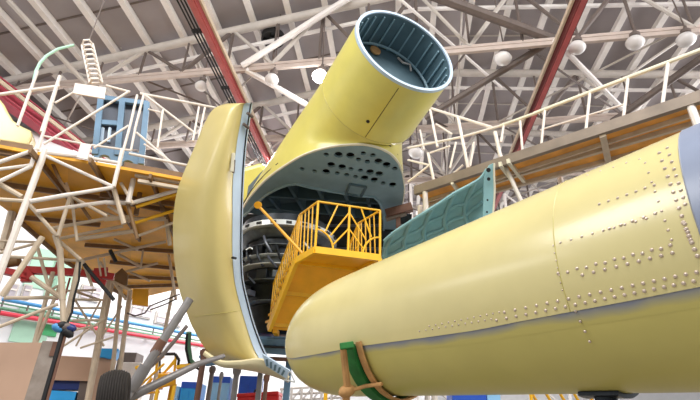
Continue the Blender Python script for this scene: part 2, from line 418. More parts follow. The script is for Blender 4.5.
# TH runs from seam upwards over the top to the far side and back below
near = -1 if math.cos(TH0) < 0 else 1
def th_up(s, u): a = seam(s); return a + (u) * ((math.pi - 2 * a) if near > 0 else (-math.pi - 2 * (a if a < 0 else a)) ) if near > 0 else a
def ring_th(s, u):                                            # u in 0..1: from the near seam over the top to the far seam
    a = seam(s)
    if near > 0: return a + u * (math.pi - 2 * a)
    A = a if a > 0 else a + 2 * math.pi                       # near seam on the negative side
    return A + u * ((math.pi - A) - A)
def ring_lo(s, u):                                            # from the near seam under the belly to the far seam
    a = seam(s)
    if near > 0: return a - u * (math.pi + 2 * a)
    A = a if a > 0 else a + 2 * math.pi
    return A + u * ((3 * math.pi - A) - A)
ssu = [s for s in ss if s < SB] + [SB]; ssb = [SB] + [s for s in ss if s > SB]
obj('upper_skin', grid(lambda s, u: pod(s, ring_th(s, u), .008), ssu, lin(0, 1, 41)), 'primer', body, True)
obj('lower_skin', grid(lambda s, u: pod(s, ring_lo(s, u)), ss, lin(0, 1, 41)), 'primer_shaded', body, True)
tag(obj('tail_panel', grid(lambda s, u: pod(s, ring_th(s, u), .014), ssb, lin(0, 1, 41)), 'greypanel', body, True), 'blue grey bare panel at the right end')
tag(obj('seam_band', grid(lambda s, u: pod(s, ring_lo(s, u * .06 * min(1, .45 + s / 4)), .0012 + .002 * (1 - u)), [s for s in ss if s > .05], lin(0, 1, 10)), 'seam', body, True), 'blue grey sealant band along the side')
obj('end_cap', ([pod(SEND, ring_th(SEND, i / 20), .008) for i in range(21)] + [pod(SEND, ring_lo(SEND, i / 20)) for i in range(19, 0, -1)], [tuple(range(40))]), 'teal_dark', body)
RIV = []
sbm = bpy.data.materials.new('blue grey overspray'); sbm.use_nodes = True
_n, _l = sbm.node_tree.nodes, sbm.node_tree.links
_at = _n.new('ShaderNodeAttribute'); _at.attribute_name = 'overspray'
_nz = _n.new('ShaderNodeTexNoise'); _nz.inputs['Scale'].default_value = 2.2; _tc = _n.new('ShaderNodeTexCoord'); _l.new(_tc.outputs['Object'], _nz.inputs['Vector'])
_ma = _n.new('ShaderNodeMath'); _ma.operation = 'MULTIPLY_ADD'; _l.new(_nz.outputs['Fac'], _ma.inputs[0]); _ma.inputs[1].default_value = .9; _l.new(_at.outputs['Fac'], _ma.inputs[2])
_cr = _n.new('ShaderNodeValToRGB'); _cr.color_ramp.elements[0].position = .5; _cr.color_ramp.elements[1].position = 1.25
_cr.color_ramp.elements[0].color = (*srgb((132, 136, 148)), 1); _cr.color_ramp.elements[1].color = (*srgb((198, 186, 106)), 1); _cr.color_ramp.elements[1].position = 1.0
_l.new(_ma.outputs[0], _cr.inputs['Fac']); _l.new(_cr.outputs['Color'], _n['Principled BSDF'].inputs['Base Color']); _n['Principled BSDF'].inputs['Roughness'].default_value = .34
sb_ = [c for c in body.children if c.name.startswith('seam_band')][0]; sb_.data.materials[0] = sbm
_ca = sb_.data.attributes.new('overspray', 'FLOAT', 'POINT')
for v in sb_.data.vertices:
    w_ = v.co + WL[sb_] - PD['N']; s_ = w_.dot(PA); th_ = math.atan2(w_.dot(PVv) / PD['ez'], w_.dot(PHh)); a_s = seam(s_)
    d_ = (ring_lo(s_, 1) - ring_lo(s_, 0)); u_ = ((th_ - ring_lo(s_, 0)) / d_)
    if u_ > 1.2: u_ -= 2 * math.pi / abs(d_)
    if u_ < -.2: u_ += 2 * math.pi / abs(d_)
    _ca.data[v.index].value = max(0, min(1, u_ / (.06 * min(1, .45 + s_ / 4)))) * .8
def rivets(p, q, n, r=.0135, jit=0):
    for i in range(n):
        x = p[0] + (q[0] - p[0]) * i / (n - 1); y = p[1] + (q[1] - p[1]) * i / (n - 1) + (jit if i % 2 else -jit)
        h = pod_hit(x, y)
        if not h: continue
        c = pod(h[0], h[1], .006); nn = (pod(h[0], h[1], .1) - pod(h[0], h[1], 0)).normalized()
        RIV.append((r / (c - CAM).dot(FW), lathe(c, nn, [(0, r), (r * .45, r * .85), (r * .8, r * .45)], 8)))
rivets((505, 312), (697, 272), 19); rivets((497, 320), (694, 281), 21)
rivets((430, 326), (500, 312), 12, .009); rivets((420, 331), (492, 319), 12, .009)
rivets((559, 274), (671, 246), 13, jit=.6); rivets((583, 275), (673, 253), 9)
rivets((561, 243), (647, 219), 9, .011); rivets((600, 205), (655, 186), 7, .012); rivets((610, 229), (656, 214), 5, .013)
rivets((660, 154), (691, 240), 12, .014); rivets((668, 149), (686, 205), 9, .013); rivets((684, 223), (698, 256), 6, .015)
rivets((554, 246), (563, 290), 7, .008); rivets((576, 311), (590, 341), 4, .011); rivets((575, 180), (640, 160), 6, .009)
rivets((646, 164), (672, 240), 9, .010)
RIV.sort(key=lambda a: -a[0])
for a in RIV[:100]: obj('rivet', a[1], 'rivet', body, True)
obj('rivet', join(*[a[1] for a in RIV[100:]]), 'rivet', body, True, kind='stuff')
obj('panel_joint', path([pod(pod_hit(558, 262)[0], ring_th(pod_hit(558, 262)[0], u), .008) for u in lin(0, .7, 24)], .004, 5), 'primer_shaded', body)
obj('panel_joint', path([pod(pod_hit(683, 172)[0], ring_th(SB, u), .014) for u in lin(0, .9, 24)], .004, 5), 'seam', body)

# cradle of green webbing and tan strap carrying the pod
cr = thing('pod_cradle', 'green cradle with tan straps wrapped under the nose of the yellow pod', 'cradle', V((PD['N'].x + .5, PD['N'].y - .7, 0)))
s_c = pod_hit(350, 352)[0]
def uhit(x, y):
    h = pod_hit(x, y); th = h[1]; a = seam(h[0]); return (abs(th - a) % (2 * math.pi))
def strip(s0, s1, o0, o1, u0, u1, n=40):
    return grid(lambda u, w: pod(s0 + (s1 - s0) * w + (u - .1) * 0, ring_lo(s_c, u), o0), lin(u0, u1, n), lin(0, 1, 4), lambda u, w: pod(s0 + (s1 - s0) * w, ring_lo(s_c, u), o1) - pod(s0 + (s1 - s0) * w, ring_lo(s_c, u), o0))
obj('green_saddle', strip(s_c - .02, s_c + .16, .03, .08, -.02, 1.02), 'sling', cr, True)
tag(obj('tan_edge_strap', strip(s_c + .19, s_c + .27, .03, .05, -.03, 1.03), 'strap', cr, True), 'tan padding strap')
obj('dark_lining', strip(s_c + .165, s_c + .185, .03, .035, -.01, 1.01), 'black', cr, True)
top = pod(s_c + .05, ring_lo(s_c, -.01), .09)
pa = [P(345, 345, top_d) for top_d in [(top - CAM).dot(FW) - .03]]
dd = (top - CAM).dot(FW) - .12
def skin_d(x, y, off):
    h = pod_hit(x, y); return min(dd, (pod(*h) - CAM).dot(FW) - off) if h else dd - .1
def PS(x, y, off): return P(x, y, skin_d(x, y, off))
tag(obj('hanging_strap', path([PS(343, 347, .09), PS(344, 356, .09), PS(345.5, 370, .09), PS(347, 384, .09), P(346, 402, skin_d(347, 384, .09))], .036, 8, .042), 'strap', cr, True), 'tan strap hanging straight down')
obj('strap_buckle', beam(PS(340, 347, .09), PS(354, 345, .13), .09, .07), 'sling', cr, bevel=.01)
obj('strap_knot', lathe(P(347, 391, skin_d(347, 386, .14)), (1, .3, .4), [(-.09, .02), (-.06, .055), (0, .07), (.06, .05), (.1, .02)], 14), 'strap', cr, True)
obj('tie_strap', path([P(349, 391, skin_d(347, 386, .12)), PS(366, 386, .14), PS(382, 384, .13)], .02, 6), 'strap', cr, True)
bl = pod(s_c + .08, -math.pi / 2, .07)
obj('saddle_post', beam(bl + V((0, 0, -.01)), V((bl.x, bl.y, 0)), .14, .18, V((1, 0, 0))), 'sling', cr)
obj('saddle_foot', beam(V((bl.x - .6, bl.y - .4, .04)), V((bl.x + .6, bl.y + .4, .04)), .3, .08), 'sling', cr)
b2 = pod(4.3, -math.pi / 2, .0)
st = thing('pod_stand', 'dark grey saddle of the stand just under the belly of the yellow pod, lower right', 'stand', V((b2.x, b2.y, 0)))
obj('saddle', grid(lambda u, w: pod(4.15 + .3 * w, u, .006), lin(-1.9, -1.40, 16), lin(0, 1, 5), lambda u, w: (pod(4.3, u, .03) - pod(4.3, u, 0))), 'dark_metal', st, True)
obj('post', path([b2 + V((0, 0, -.03)), V((b2.x, b2.y, 0))], .08, 12), 'dark_metal', st, True)

# ------------------------------------------------------------------ the upper nacelle: tube, hood, bulkhead
TM = V((.94306984, 6.76079061, 8.18797673)); TA = V((.39604429, -.90714098, .142282)).normalized()
TR0, TK = 1.0238, .0459
TH_ = TA.cross(V((0, 0, 1))).normalized(); TV = TH_.cross(TA)
def tub(s, th, off=0): return TM - TA * s + (TH_ * math.cos(th) + TV * math.sin(th)) * (TR0 + TK * s + off)
nac = thing('engine_nacelle', 'yellow nacelle with wide open tube, teal perforated underside and arched cutout', 'nacelle', TM - TA * 3)
S1 = 1.45
ths = lin(0, 2 * math.pi, 97)
obj('tube', grid(lambda s, th: tub(s, th), lin(0, S1, 14), ths, ), 'tube', nac, True)
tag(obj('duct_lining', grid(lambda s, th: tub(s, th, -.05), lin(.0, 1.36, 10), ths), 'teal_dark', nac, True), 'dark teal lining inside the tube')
tag(obj('mouth_rim', join(*[([tub(-.03, t, .012), tub(-.03, t, -.045), tub(.03, t, -.045), tub(.03, t, .012)] + [tub(-.03, u, .012), tub(-.03, u, -.045), tub(.03, u, -.045), tub(.03, u, .012)], [(0, 1, 5, 4), (1, 2, 6, 5), (2, 3, 7, 6), (3, 0, 4, 7)]) for t, u in zip(ths[:-1], ths[1:])]), 'edge', nac, True), 'pale blue rim of the tube mouth')
for i in range(26):
    t = 2 * math.pi * i / 26
    obj('stringer', join(beam(tub(.06, t, -.075), tub(.8, t, -.075), .03, .03, (tub(0, t) - TM)),), 'teal', nac)
for s in (.75,):
    obj('duct_ring', path([tub(s, t, -.08) for t in lin(0, 2 * math.pi, 65)[:-1]], .03, 6, closed=True), 'teal', nac, True)
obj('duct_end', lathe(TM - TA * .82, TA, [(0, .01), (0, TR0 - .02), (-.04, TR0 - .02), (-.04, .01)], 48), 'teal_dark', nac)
def disc_px(x, y):
    r = ray(x, y); o_ = TM - TA * .79; return CAM + r * ((o_ - CAM).dot(TA) / r.dot(TA))
obj('duct_port', lathe(disc_px(375, 51), TA, [(0, .01), (0, .12), (.03, .12), (.03, .01)], 20), 'strap', nac)
obj('duct_pipe', path([disc_px(398, 58), disc_px(402, 64) + TA * .04, disc_px(409, 66) + TA * .04, disc_px(411, 71)], .025, 6), 'steel', nac, True)
# bulkhead plate
ZP = 6.84
out_px = [(241, 213), (248, 201), (257, 190), (266, 181), (276, 173), (288, 165), (302, 157), (318, 151), (334, 147.5), (350, 146), (364, 146), (378, 149), (390, 155), (398, 164), (402, 175), (404, 188), (403, 200), (400, 214), (396, 228), (388, 244)]
OUT = [PH(x, y, ZP) for x, y in out_px]
inn_px = [(244, 216), (250, 210), (257, 203), (266, 195), (277, 189), (286, 185.5), (296, 184), (312, 188), (334, 192), (356, 195.5), (374, 197), (380, 203), (383, 212), (384, 226), (382, 243)]
INN = [PH(x, y, ZP) for x, y in inn_px]
loopo = [(p.x, p.y) for p in OUT] + [(p.x, p.y) for p in INN[::-1]]
hz = [(350, 90), (395, 90), (438, 93), (485, 85), (520, 92), (467, 107), (500, 115), (540, 114), (570, 127), (600, 140), (368, 127), (408, 135), (440, 142), (475, 147), (510, 153), (543, 160), (262, 142), (307, 150), (350, 152), (390, 157), (425, 163), (457, 170), (490, 175), (525, 182), (557, 193), (592, 200)]
big = {1, 2, 7, 8, 10, 11, 14, 15, 18, 22, 23, 25}
holes = []
for i, (x, y) in enumerate(hz):
    c = PH(230 + x / 3.64, 130 + y / 3.64, ZP); r = .088 if i in big else .058
    holes.append([(c.x + r * math.cos(k * math.pi / 5) * 1.0, c.y + r * math.sin(k * math.pi / 5) * 1.35) for k in range(10)])
tag(obj('bulkhead_plate', plate(loopo, holes, ZP, ZP + .05), 'teal', nac), 'teal plate with round lightening holes')
obj('hole_shade_sheet', plate(loopo, [], ZP + .22, ZP + .25), 'black', nac)  # added black sheet that puts shade behind the lightening holes
tag(obj('access_frame', join(*[beam(PH(*p, ZP - .02), PH(*q, ZP - .02), .05, .05) for p, q in zip([(350, 184), (366, 187), (361, 196.5), (346, 194)], [(366, 187), (361, 196.5), (346, 194), (350, 184)])]), 'teal_dark', nac), 'dark teal access frame')
obj('cutout_lip', path([PH(x, y, ZP - .01) for x, y in inn_px], .035, 6), 'teal', nac, True)
# dark ceiling inside the cutout and its ribs
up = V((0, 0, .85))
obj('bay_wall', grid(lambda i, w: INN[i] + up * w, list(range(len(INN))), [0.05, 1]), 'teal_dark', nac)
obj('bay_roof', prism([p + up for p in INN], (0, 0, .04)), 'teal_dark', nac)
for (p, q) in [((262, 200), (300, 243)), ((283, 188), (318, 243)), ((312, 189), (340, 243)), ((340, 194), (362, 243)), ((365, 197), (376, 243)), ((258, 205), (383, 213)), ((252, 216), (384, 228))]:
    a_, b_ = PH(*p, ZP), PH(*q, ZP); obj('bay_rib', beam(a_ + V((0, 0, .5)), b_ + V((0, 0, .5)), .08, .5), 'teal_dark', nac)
# hood: from the tube's back ring to the plate outline
n_h = 73
def outl(t):
    f = t * (len(OUT) - 1); i = min(int(f), len(OUT) - 2); return OUT[i].lerp(OUT[i + 1], f - i)
def cat_out(t):
    p = curve([tuple(p) for p in OUT], t); return V(p)
# ring angle for the outline parameter: t=0 far left tip -> top of ring going round by the left, near lip -> bottom of ring, t=1 -> top by the right
lip = 9 / (len(OUT) - 1)
bot = -math.pi / 2
left_sign = 1 if TH_.dot(RT) < 0 else -1
def ring_ang(t):
    if t < lip: k = (lip - t) / lip; return bot + left_sign * -1 * k * -1 * math.pi * .99 if False else (bot - left_sign * -k * math.pi * .99)
    k = (t - lip) / (1 - lip); return bot - left_sign * k * math.pi * .99
def hood(t, w):
    a0 = ring_ang(t); p0 = tub(S1, a0); q = cat_out(t) + V((0, 0, .05))
    m = -TA * (1.4 if abs(t - lip) > .25 else 1.4 * abs(t - lip) / .25)      # leaves the ring along the tube, lands on the plate from above
    m2 = V((0, 0, .75))
    c1 = p0 + m * .55; c2 = q + m2 * min(1, abs(t - lip) / .3)
    u = 1 - w; return p0 * u ** 3 + c1 * 3 * u * u * w + c2 * 3 * u * w * w + q * w ** 3
obj('hood', grid(hood, lin(0, 1, n_h), lin(0, 1, 15)), 'tube', nac, True)
bk0, bk1 = hood(0, 1), hood(1, 1)
obj('hood_back', grid(lambda u, w: hood(0, w).lerp(hood(1, w), u), lin(0, 1, 3), lin(0, 1, 15)), 'teal_dark', nac, True)
obj('hood_lip', path([cat_out(t) + V((0, 0, .03)) for t in lin(0, 1, 80)], .03, 6), 'cream', nac, True)
near_dir = min(lin(0, 2 * math.pi, 400), key=lambda t: ((tub(1.0, t) - P(378, 118, 9)).length))
obj('tube_joint', path([tub(s, near_dir, .003) for s in lin(0.1, 1.42, 8)], .006, 5), 'black', nac)
obj('plug', lathe(tub(1.05, near_dir + .12, -.005), (tub(1, near_dir + .12) - (TM - TA)).normalized(), [(0, .035), (.015, .035), (.02, .02)], 12), 'black', nac)
obj('belt_joint', path([tub(1.44, t, .004) for t in lin(0, 2 * math.pi, 80)], .006, 5), 'primer_shaded', nac)
fl = [P(x, y, 13.8) for x, y in ((238, 169), (262, 162), (270, 174), (264, 204), (238, 204))]
tag(obj('rear_fairing', prism(fl, FW * .8), 'tube', None, bevel=.12), 'small yellow fairing seen between the left cowl and the yellow hood', 'fairing')

# ------------------------------------------------------------------ engine
EC = P(287, 240, 11.2); EC.z = 0
eng = thing('jet_engine', 'dark engine with silver front ring hanging behind the open left cowl', 'engine', V((EC.x, EC.y, 6.5)))
zs = lambda y: P(285, y, 10.2).z
def ering(y0, y1, r, m, name, taper=0):
    z0, z1 = zs(y0), zs(y1)
    return obj(name, lathe(V((EC.x, EC.y, 0)), (0, 0, 1), [(z1, r - taper - .05), (z1 + .02, r - taper), (z0 - .02, r), (z0, r - .05)], 56), m, eng, True)
tag(ering(219, 227, 1.160, 'silver', 'front_ring'), 'silver ring with slots')
for i in range(22):
    an = i * 2 * math.pi / 22; d = V((math.cos(an), math.sin(an), 0)); e = V((-d.y, d.x, 0)); c = V((EC.x, EC.y, zs(223))) + d * 1.165
    obj('ring_slot', beam(c - e * .06, c + e * .06, .03, .05), 'black', eng)
ering(208, 219, 1.030, 'dark_metal', 'intake_collar'); ering(227, 237, 1.080, 'mid_metal', 'casing', .1); ering(237, 245, 0.920, 'dark_metal', 'casing')
ering(245, 248, 1.040, 'mid_metal', 'flange'); ering(248, 257, 0.940, 'dark_metal', 'casing'); ering(257, 259.5, 1.050, 'silver', 'flange')
ering(259.5, 268, 0.950, 'mid_metal', 'casing'); ering(268, 271, 1.080, 'silver', 'flange'); ering(271, 285, 0.920, 'dark_metal', 'casing'); ering(285, 288, 1.040, 'mid_metal', 'flange')
ering(288, 306, 0.860, 'dark_metal', 'casing', .1); ering(306, 309, 0.880, 'mid_metal', 'flange'); ering(309, 338, 0.730, 'dark_metal', 'casing', .25)
for i in range(16):
    an = -math.pi * .97 + i * .14; d = V((math.cos(an), math.sin(an), 0)); y0 = random.uniform(232, 290); y1 = y0 + random.uniform(10, 26)
    p0 = V((EC.x, EC.y, zs(y0))) + d * 1.04; p1 = V((EC.x, EC.y, zs(y1))) + V((math.cos(an + .2), math.sin(an + .2), 0)) * 1.03
    obj('pipe', path([p0, p0.lerp(p1, .5) + d * .08, p1], .028, 6), random.choice(['silver', 'mid_metal', 'dark_metal', 'smoke']), eng, True)
for i in range(12):
    an = -math.pi * .98 + i * .17; d = V((math.cos(an), math.sin(an), 0)); e = V((-d.y, d.x, 0)); c = V((EC.x, EC.y, zs(random.choice([252, 277, 281, 295, 300])))) + d * .95
    obj('accessory_box', beam(c - e * .12, c + e * .12, .18, random.uniform(.1, .22)), random.choice(['mid_metal', 'dark_metal', 'smoke', 'mid_metal']), eng, bevel=.015)
fw_ = [P(228, 214, 13.2), P(412, 214, 13.2), P(400, 352, 13.2), P(238, 352, 13.2)]
obj('dark_backdrop', prism(fw_, FW * .06), 'dark_metal', nac)  # added dark panel so the gaps round the engine stay dark
for i in range(6):
    a_, b_ = fw_[0].lerp(fw_[3], (i + .5) / 6), fw_[1].lerp(fw_[2], (i + .5) / 6); obj('backdrop_rib', beam(a_ - FW * .05, b_ - FW * .05, .08, .1, FW), 'smoke', nac)
for y in (250, 258, 266):                                      # row of pale lever fittings behind the cowl edge
    p0 = P(246, y, 10.2); obj('lever', path([p0, p0 + RT * .09 + UP * .05, p0 + RT * .17], .02, 6), 'silver', eng, True)

# ------------------------------------------------------------------ left cowl (closed outside, seen from its convex side)
Epx = [(247, 103), (243.8, 106), (240.6, 124), (237.7, 140), (235, 162), (233, 185), (232.8, 217), (232.6, 245), (233.2, 262), (235, 281), (239.5, 301), (246.5, 325), (255, 350), (266, 368)]
Lpx = [(227, 103.5), (214, 108.5), (205, 122), (197.5, 140), (189, 160), (178, 188), (173.5, 214), (173, 240), (174.5, 262), (178, 285), (185, 308), (195, 332), (214, 357), (252, 368)]
Bpx = [(251, 103), (250, 105), (247.6, 122), (245, 140), (243, 162), (241.6, 185), (240.6, 217), (240.2, 245), (240.4, 262), (241.6, 281), (246, 301), (252.5, 325), (262, 350), (271, 367)]
def cE(t): x, y = curve(Epx, t); return P(x, y, 8.6)
def cL(t): x, y = curve(Lpx, t); return P(x, y, 9.15)
def cB(t): x, y = curve(Bpx, t); return P(x, y, 8.75)
cow = thing('engine_cowl', 'tall curved yellow cowl shell with pale blue edge, standing left of the engine', 'engine cowl', P(235, 240, 8.7))
def cowl_pt(t, w):
    k = 1 - math.cos(w * math.pi / 2); k = .35 * k + .65 * w
    p = cE(t).lerp(cL(t), k); vd = (p - CAM).normalized()
    return p - vd * (.55 * math.sin(math.pi * min(1, w * .98 + .0)) ** 1.1 * math.sin(math.pi * (t * .84 + .08)) ** .6)
obj('outer_skin', grid(cowl_pt, lin(0, 1, 60), lin(0, 1, 25), lambda t, w: FW * (.07 + .03 * math.sin(math.pi * w))), 'cowl', cow, True)
tag(obj('edge_frame', grid(lambda t, w: (cE(t) - FW * .02).lerp(cB(t), w), lin(0, 1, 60), lin(0, 1, 4), lambda t, w: FW * .10 + RT * .02), 'edge', cow, True), 'pale blue edge frame')
tag(obj('edge_seal', path([cB(t) + RT * .012 for t in lin(.01, .99, 60)], .012, 6), 'black', cow, True), 'dark edge seal')
for x, y, y2 in ((247.5, 113, 117), (243.5, 124, 128)):
    obj('latch', path([P(x, y, 8.6), P(x + 5, y2, 8.7)], .03, 6), 'steel_dark', cow)
obj('hinge', beam(P(233.5, 153, 8.5), P(232, 172, 8.45), .06, .05, FW), 'cream', cow, bevel=.01)
obj('hinge_pin', path([P(234.4, 160, 8.48), P(233.4, 173, 8.46)], .022, 6), 'steel_dark', cow)
obj('latch', beam(P(232, 257.5, 8.5), P(236, 258.5, 8.55), .05, .03), 'black', cow)
for t in (.8,):
    obj('skin_joint', path([cowl_pt(t, w) - FW * .004 for w in lin(.02, .9, 20)], .004, 5), 'primer_shaded', cow)
# lower fairing and louvred vent
lf = thing('lower_fairing', 'cream lower fairing under the yellow cowl with a slotted vent plate', 'fairing', P(255, 366, 8.6))
T1 = [(204, 352), (220, 361.5), (240, 361.5), (256, 359.5), (267, 362), (278, 369), (289, 378)]
T2 = [(206, 354), (222, 366), (238, 369), (256, 372), (268, 375), (279, 378.5), (289, 381.5)]
obj('skin', grid(lambda t, w: P(*curve(T1, t), 8.05).lerp(P(*curve(T2, t), 8.35), w) - FW * .12 * math.sin(math.pi * w), lin(0, 1, 30), lin(0, 1, 8), lambda t, w: FW * .08), 'cowl_pale', lf, True)
vq = [(262, 354), (290, 371), (286, 378.5), (266, 366)]
obj('vent_plate', prism([P(x, y, 8.0) for x, y in vq], FW * .05), 'edge', lf)
for i in range(5):
    t = .14 + i * .17
    a_ = V((vq[0][0], vq[0][1])).lerp(V((vq[1][0], vq[1][1])), t); b_ = V((vq[3][0], vq[3][1])).lerp(V((vq[2][0], vq[2][1])), t)
    q0, q1 = a_.lerp(b_, .25), a_.lerp(b_, .85)
    obj('slot', beam(P(q0.x, q0.y, 7.99), P(q1.x - 1, q1.y, 7.99), .035, .02, FW), 'teal_dark', lf)
for p, q in (((290, 371), (295, 382)), ((295, 382), (284, 380)), ((289, 372), (286, 380))):
    obj('wire_prop', path([P(*p, 8.0), P(*q, 8.0)], .012, 6), 'silver', lf)
sb = thing('support_beam', 'blue grey support beam between the left cowl and the pod nose', 'beam', P(272, 345, 9.6))
obj('beam_body', hexa([P(255, 353, 9.3), P(296, 356, 9.3), P(296, 353, 9.9), P(255, 350, 9.9)], [P(254, 338, 9.3), P(296, 339, 9.3), P(296, 337, 9.9), P(254, 336, 9.9)]), 'frameblue', sb, bevel=.02)
obj('cable', path([P(256, 346, 9.26), P(295, 348, 9.26)], .025, 6), 'black', sb)
obj('lower_rail', beam(P(266, 358.5, 9.4), P(300, 360, 9.4), .12, .06), 'rust', sb)
obj('beam_post', beam(P(290, 352, 9.7), V((P(290, 352, 9.7).x, P(290, 352, 9.7).y, 0)), .12, .12, V((1, 0, 0))), 'frameblue', sb)
obj('beam_post', beam(P(263, 352, 9.8), V((P(263, 352, 9.8).x, P(263, 352, 9.8).y, 0)), .10, .10, V((1, 0, 0))), 'struts', sb)

# ------------------------------------------------------------------ right cowl door (teal inside)
rc = thing('cowl_door', 'open cowl door showing its ribbed teal inside, right of the yellow platform', 'cowl door', P(440, 220, 9.6))
Ta = [(489, 166), (481, 178), (470, 185), (455, 193), (440, 203), (424, 213), (410, 222), (396, 231), (384, 241)]
Tb = [(493, 240), (484, 250), (474, 258), (460, 266), (446, 272), (430, 278), (414, 282), (398, 284), (380, 285)]
def door(t, w):
    a_ = P(*curve(Ta, t), 9.3 + .5 * t); b_ = P(*curve(Tb, t), 9.0 + .9 * t)
    return a_.lerp(b_, w) + FW * .55 * math.sin(math.pi * w) * (.5 + .5 * math.sin(math.pi * min(1, t + .15)))
obj('inner_skin', grid(door, lin(0, 1, 40), lin(0, 1, 20), lambda t, w: FW * .05), 'teal_green', rc, True)
Fa = [(493.5, 163), (493.5, 175), (494, 190), (493.2, 205), (491.5, 222), (488, 240)]
Fb = [(489.5, 165), (484.5, 176), (484, 190), (483.5, 205), (482.5, 222), (480, 240)]
obj('end_flange', grid(lambda t, w: P(*curve(Fa, t), 9.22).lerp(P(*curve(Fb, t), 9.26), w), lin(0, 1, 20), lin(0, 1, 3), lambda t, w: FW * .06), 'teal_green', rc)
tag(obj('outer_edge', path([P(curve(Fa, t)[0] + .6, curve(Fa, t)[1], 9.22) for t in lin(0, 1, 24)], .02, 6), 'cream', rc, True), 'cream outer edge')
for x, y, r in ((488.5, 170, .045), (488.7, 179, .035), (487.5, 200, .02), (487, 212, .02)):
    obj('flange_hole', lathe(P(x, y, 9.2), -FW, [(0, r), (.01, r * .9)], 14), 'black', rc)
obj('top_lip', path([P(*curve(Ta, t), 9.27 + .5 * t) for t in lin(.04, 1, 40)], .035, 6), 'teal_green', rc, True)
for t in (.2, .38, .56, .74, .9):
    obj('rib', path([door(t + .06 * math.sin(w * math.pi * 1.5), w) - FW * .02 for w in lin(.0, .8, 24)], .05, 6), 'teal_green', rc, True)
for w in (.22, .42):
    obj('stringer', path([door(t, w + .02 * math.sin(t * 30)) - FW * .02 for t in lin(.05, .98, 40)], .038, 6), 'teal_green', rc, True)

# ------------------------------------------------------------------ yellow access stair
A_ = P(315, 250, 8.2); zl = A_.z
B_ = PH(380, 258, zl); A2 = PH(296, 261, zl); B2 = A2 + (B_ - A_); G = P(269, 329, 9.15); G2 = G + (B_ - A_)
ys = thing('access_stair', 'yellow access stair with railed landing in front of the engine', 'access stair', V((G.x, G.y, 0)))
obj('landing', hexa([A_, B_, B2, A2], [p + V((0, 0, .06)) for p in (A_, B_, B2, A2)]), 'stair', ys)
obj('landing_edge', join(beam(A_, B_, .06, .12), beam(A2, B2, .06, .12), beam(A_, A2, .06, .12), beam(B_, B2, .06, .12)), 'stair_rail', ys)
obj('flight_underside', prism([A2, B2, G2, G], (A_ - A2) * .06 + V((0, 0, .05))), 'stair', ys)
obj('flight_stringer', beam(A2, G, .07, .16), 'stair_rail', ys); obj('flight_stringer', beam(B2, G2, .07, .16), 'stair_rail', ys)
for i in range(9):
    a_ = A2.lerp(G, (i + .6) / 9); b_ = B2.lerp(G2, (i + .6) / 9); o_ = (A2 - A_).normalized()
    obj('tread', hexa([a_ + V((0, 0, .1)), b_ + V((0, 0, .1)), b_ + o_ * .26 + V((0, 0, .1)), a_ + o_ * .26 + V((0, 0, .1))], [a_ + V((0, 0, .14)), b_ + V((0, 0, .14)), b_ + o_ * .26 + V((0, 0, .14)), a_ + o_ * .26 + V((0, 0, .14))]), 'stair', ys)
for t in (.45, .92): obj('cross_member', beam(A2.lerp(G, t), B2.lerp(G2, t), .05, .09), 'stair_rail', ys)
hr = Wall(A_, A_ + V((1, 0, 0))).at(317.5, 201.5).z - zl; hv = V((0, 0, hr))
def ln(p, q, nm='rail', r=.015): obj(nm, path([p, q], r, 6), 'stair_rail', ys)
def arcp(c, p, q, n=8): return [c + (p - c) * math.cos(k) + (q - c) * math.sin(k) for k in lin(0, math.pi / 2, n)]
Cm = A_.lerp(B_, .5)
ln(A_ + hv, B_ + hv, 'top_rail', .022); ln(A_ + hv, A2 + hv, 'top_rail', .022); ln(B_ + hv, B2 + hv, 'top_rail', .022)
for p in (A_, Cm, B_, A2, B2): ln(p, p + hv, 'post', .022)
for s0, s1 in ((A_, Cm), (B_, Cm)):                            # sunray pattern of the front panel
    F_ = lambda u, w: s0.lerp(s1, u) + hv * w
    ln(F_(.28, .40), F_(.62, .98), 'ray_bar'); ln(F_(.45, .33), F_(1, .86), 'ray_bar'); ln(F_(.55, .16), F_(1, .52), 'ray_bar')
    obj('arc_bar', path([F_(.55 * math.sin(k), .42 * math.cos(k)) for k in lin(0, 1.57, 10)], .018, 6), 'stair_rail', ys, True)
for i in range(1, 5):
    for s0, s1 in ((A_, A2), (B_, B2)):
        p = s0.lerp(s1, i / 5); q = s0.lerp(s1, min(1, (i + .4) / 5)); ln(p, q + hv, 'baluster', .013)
hd = V((0, 0, hr * .95))
for s0, s1 in ((A2, G), (B2, G2)):
    ln(s0 + hv, s1 + hd, 'handrail', .022); ln(s0 + hv * .5, s1 + hd * .5, 'handrail', .016)
    for i in range(1, 12):
        p = s0.lerp(s1, i / 11); ln(p, p + hd, 'baluster', .013)
tag(obj('tie_bar', join(path([P(258.5, 206, 9.2), P(303, 254, 8.6)], .028, 8), lathe(P(258, 205, 9.2), FW, [(-.05, .03), (-.05, .07), (.05, .07), (.05, .03)], 12)), 'stair', ys, True), 'long yellow tie bar to the cowl')
obj('leg', beam(G.lerp(G2, .1) + V((0, 0, -.02)), P(277, 334, 9.45), .09, .09, V((1, 0, 0))), 'stair_rail', ys)
for p in (G2, B_):
    obj('leg', beam(p + V((0, 0, -.02)), V((p.x, p.y, 0)), .07, .07, V((1, 0, 0))), 'stair_rail', ys)

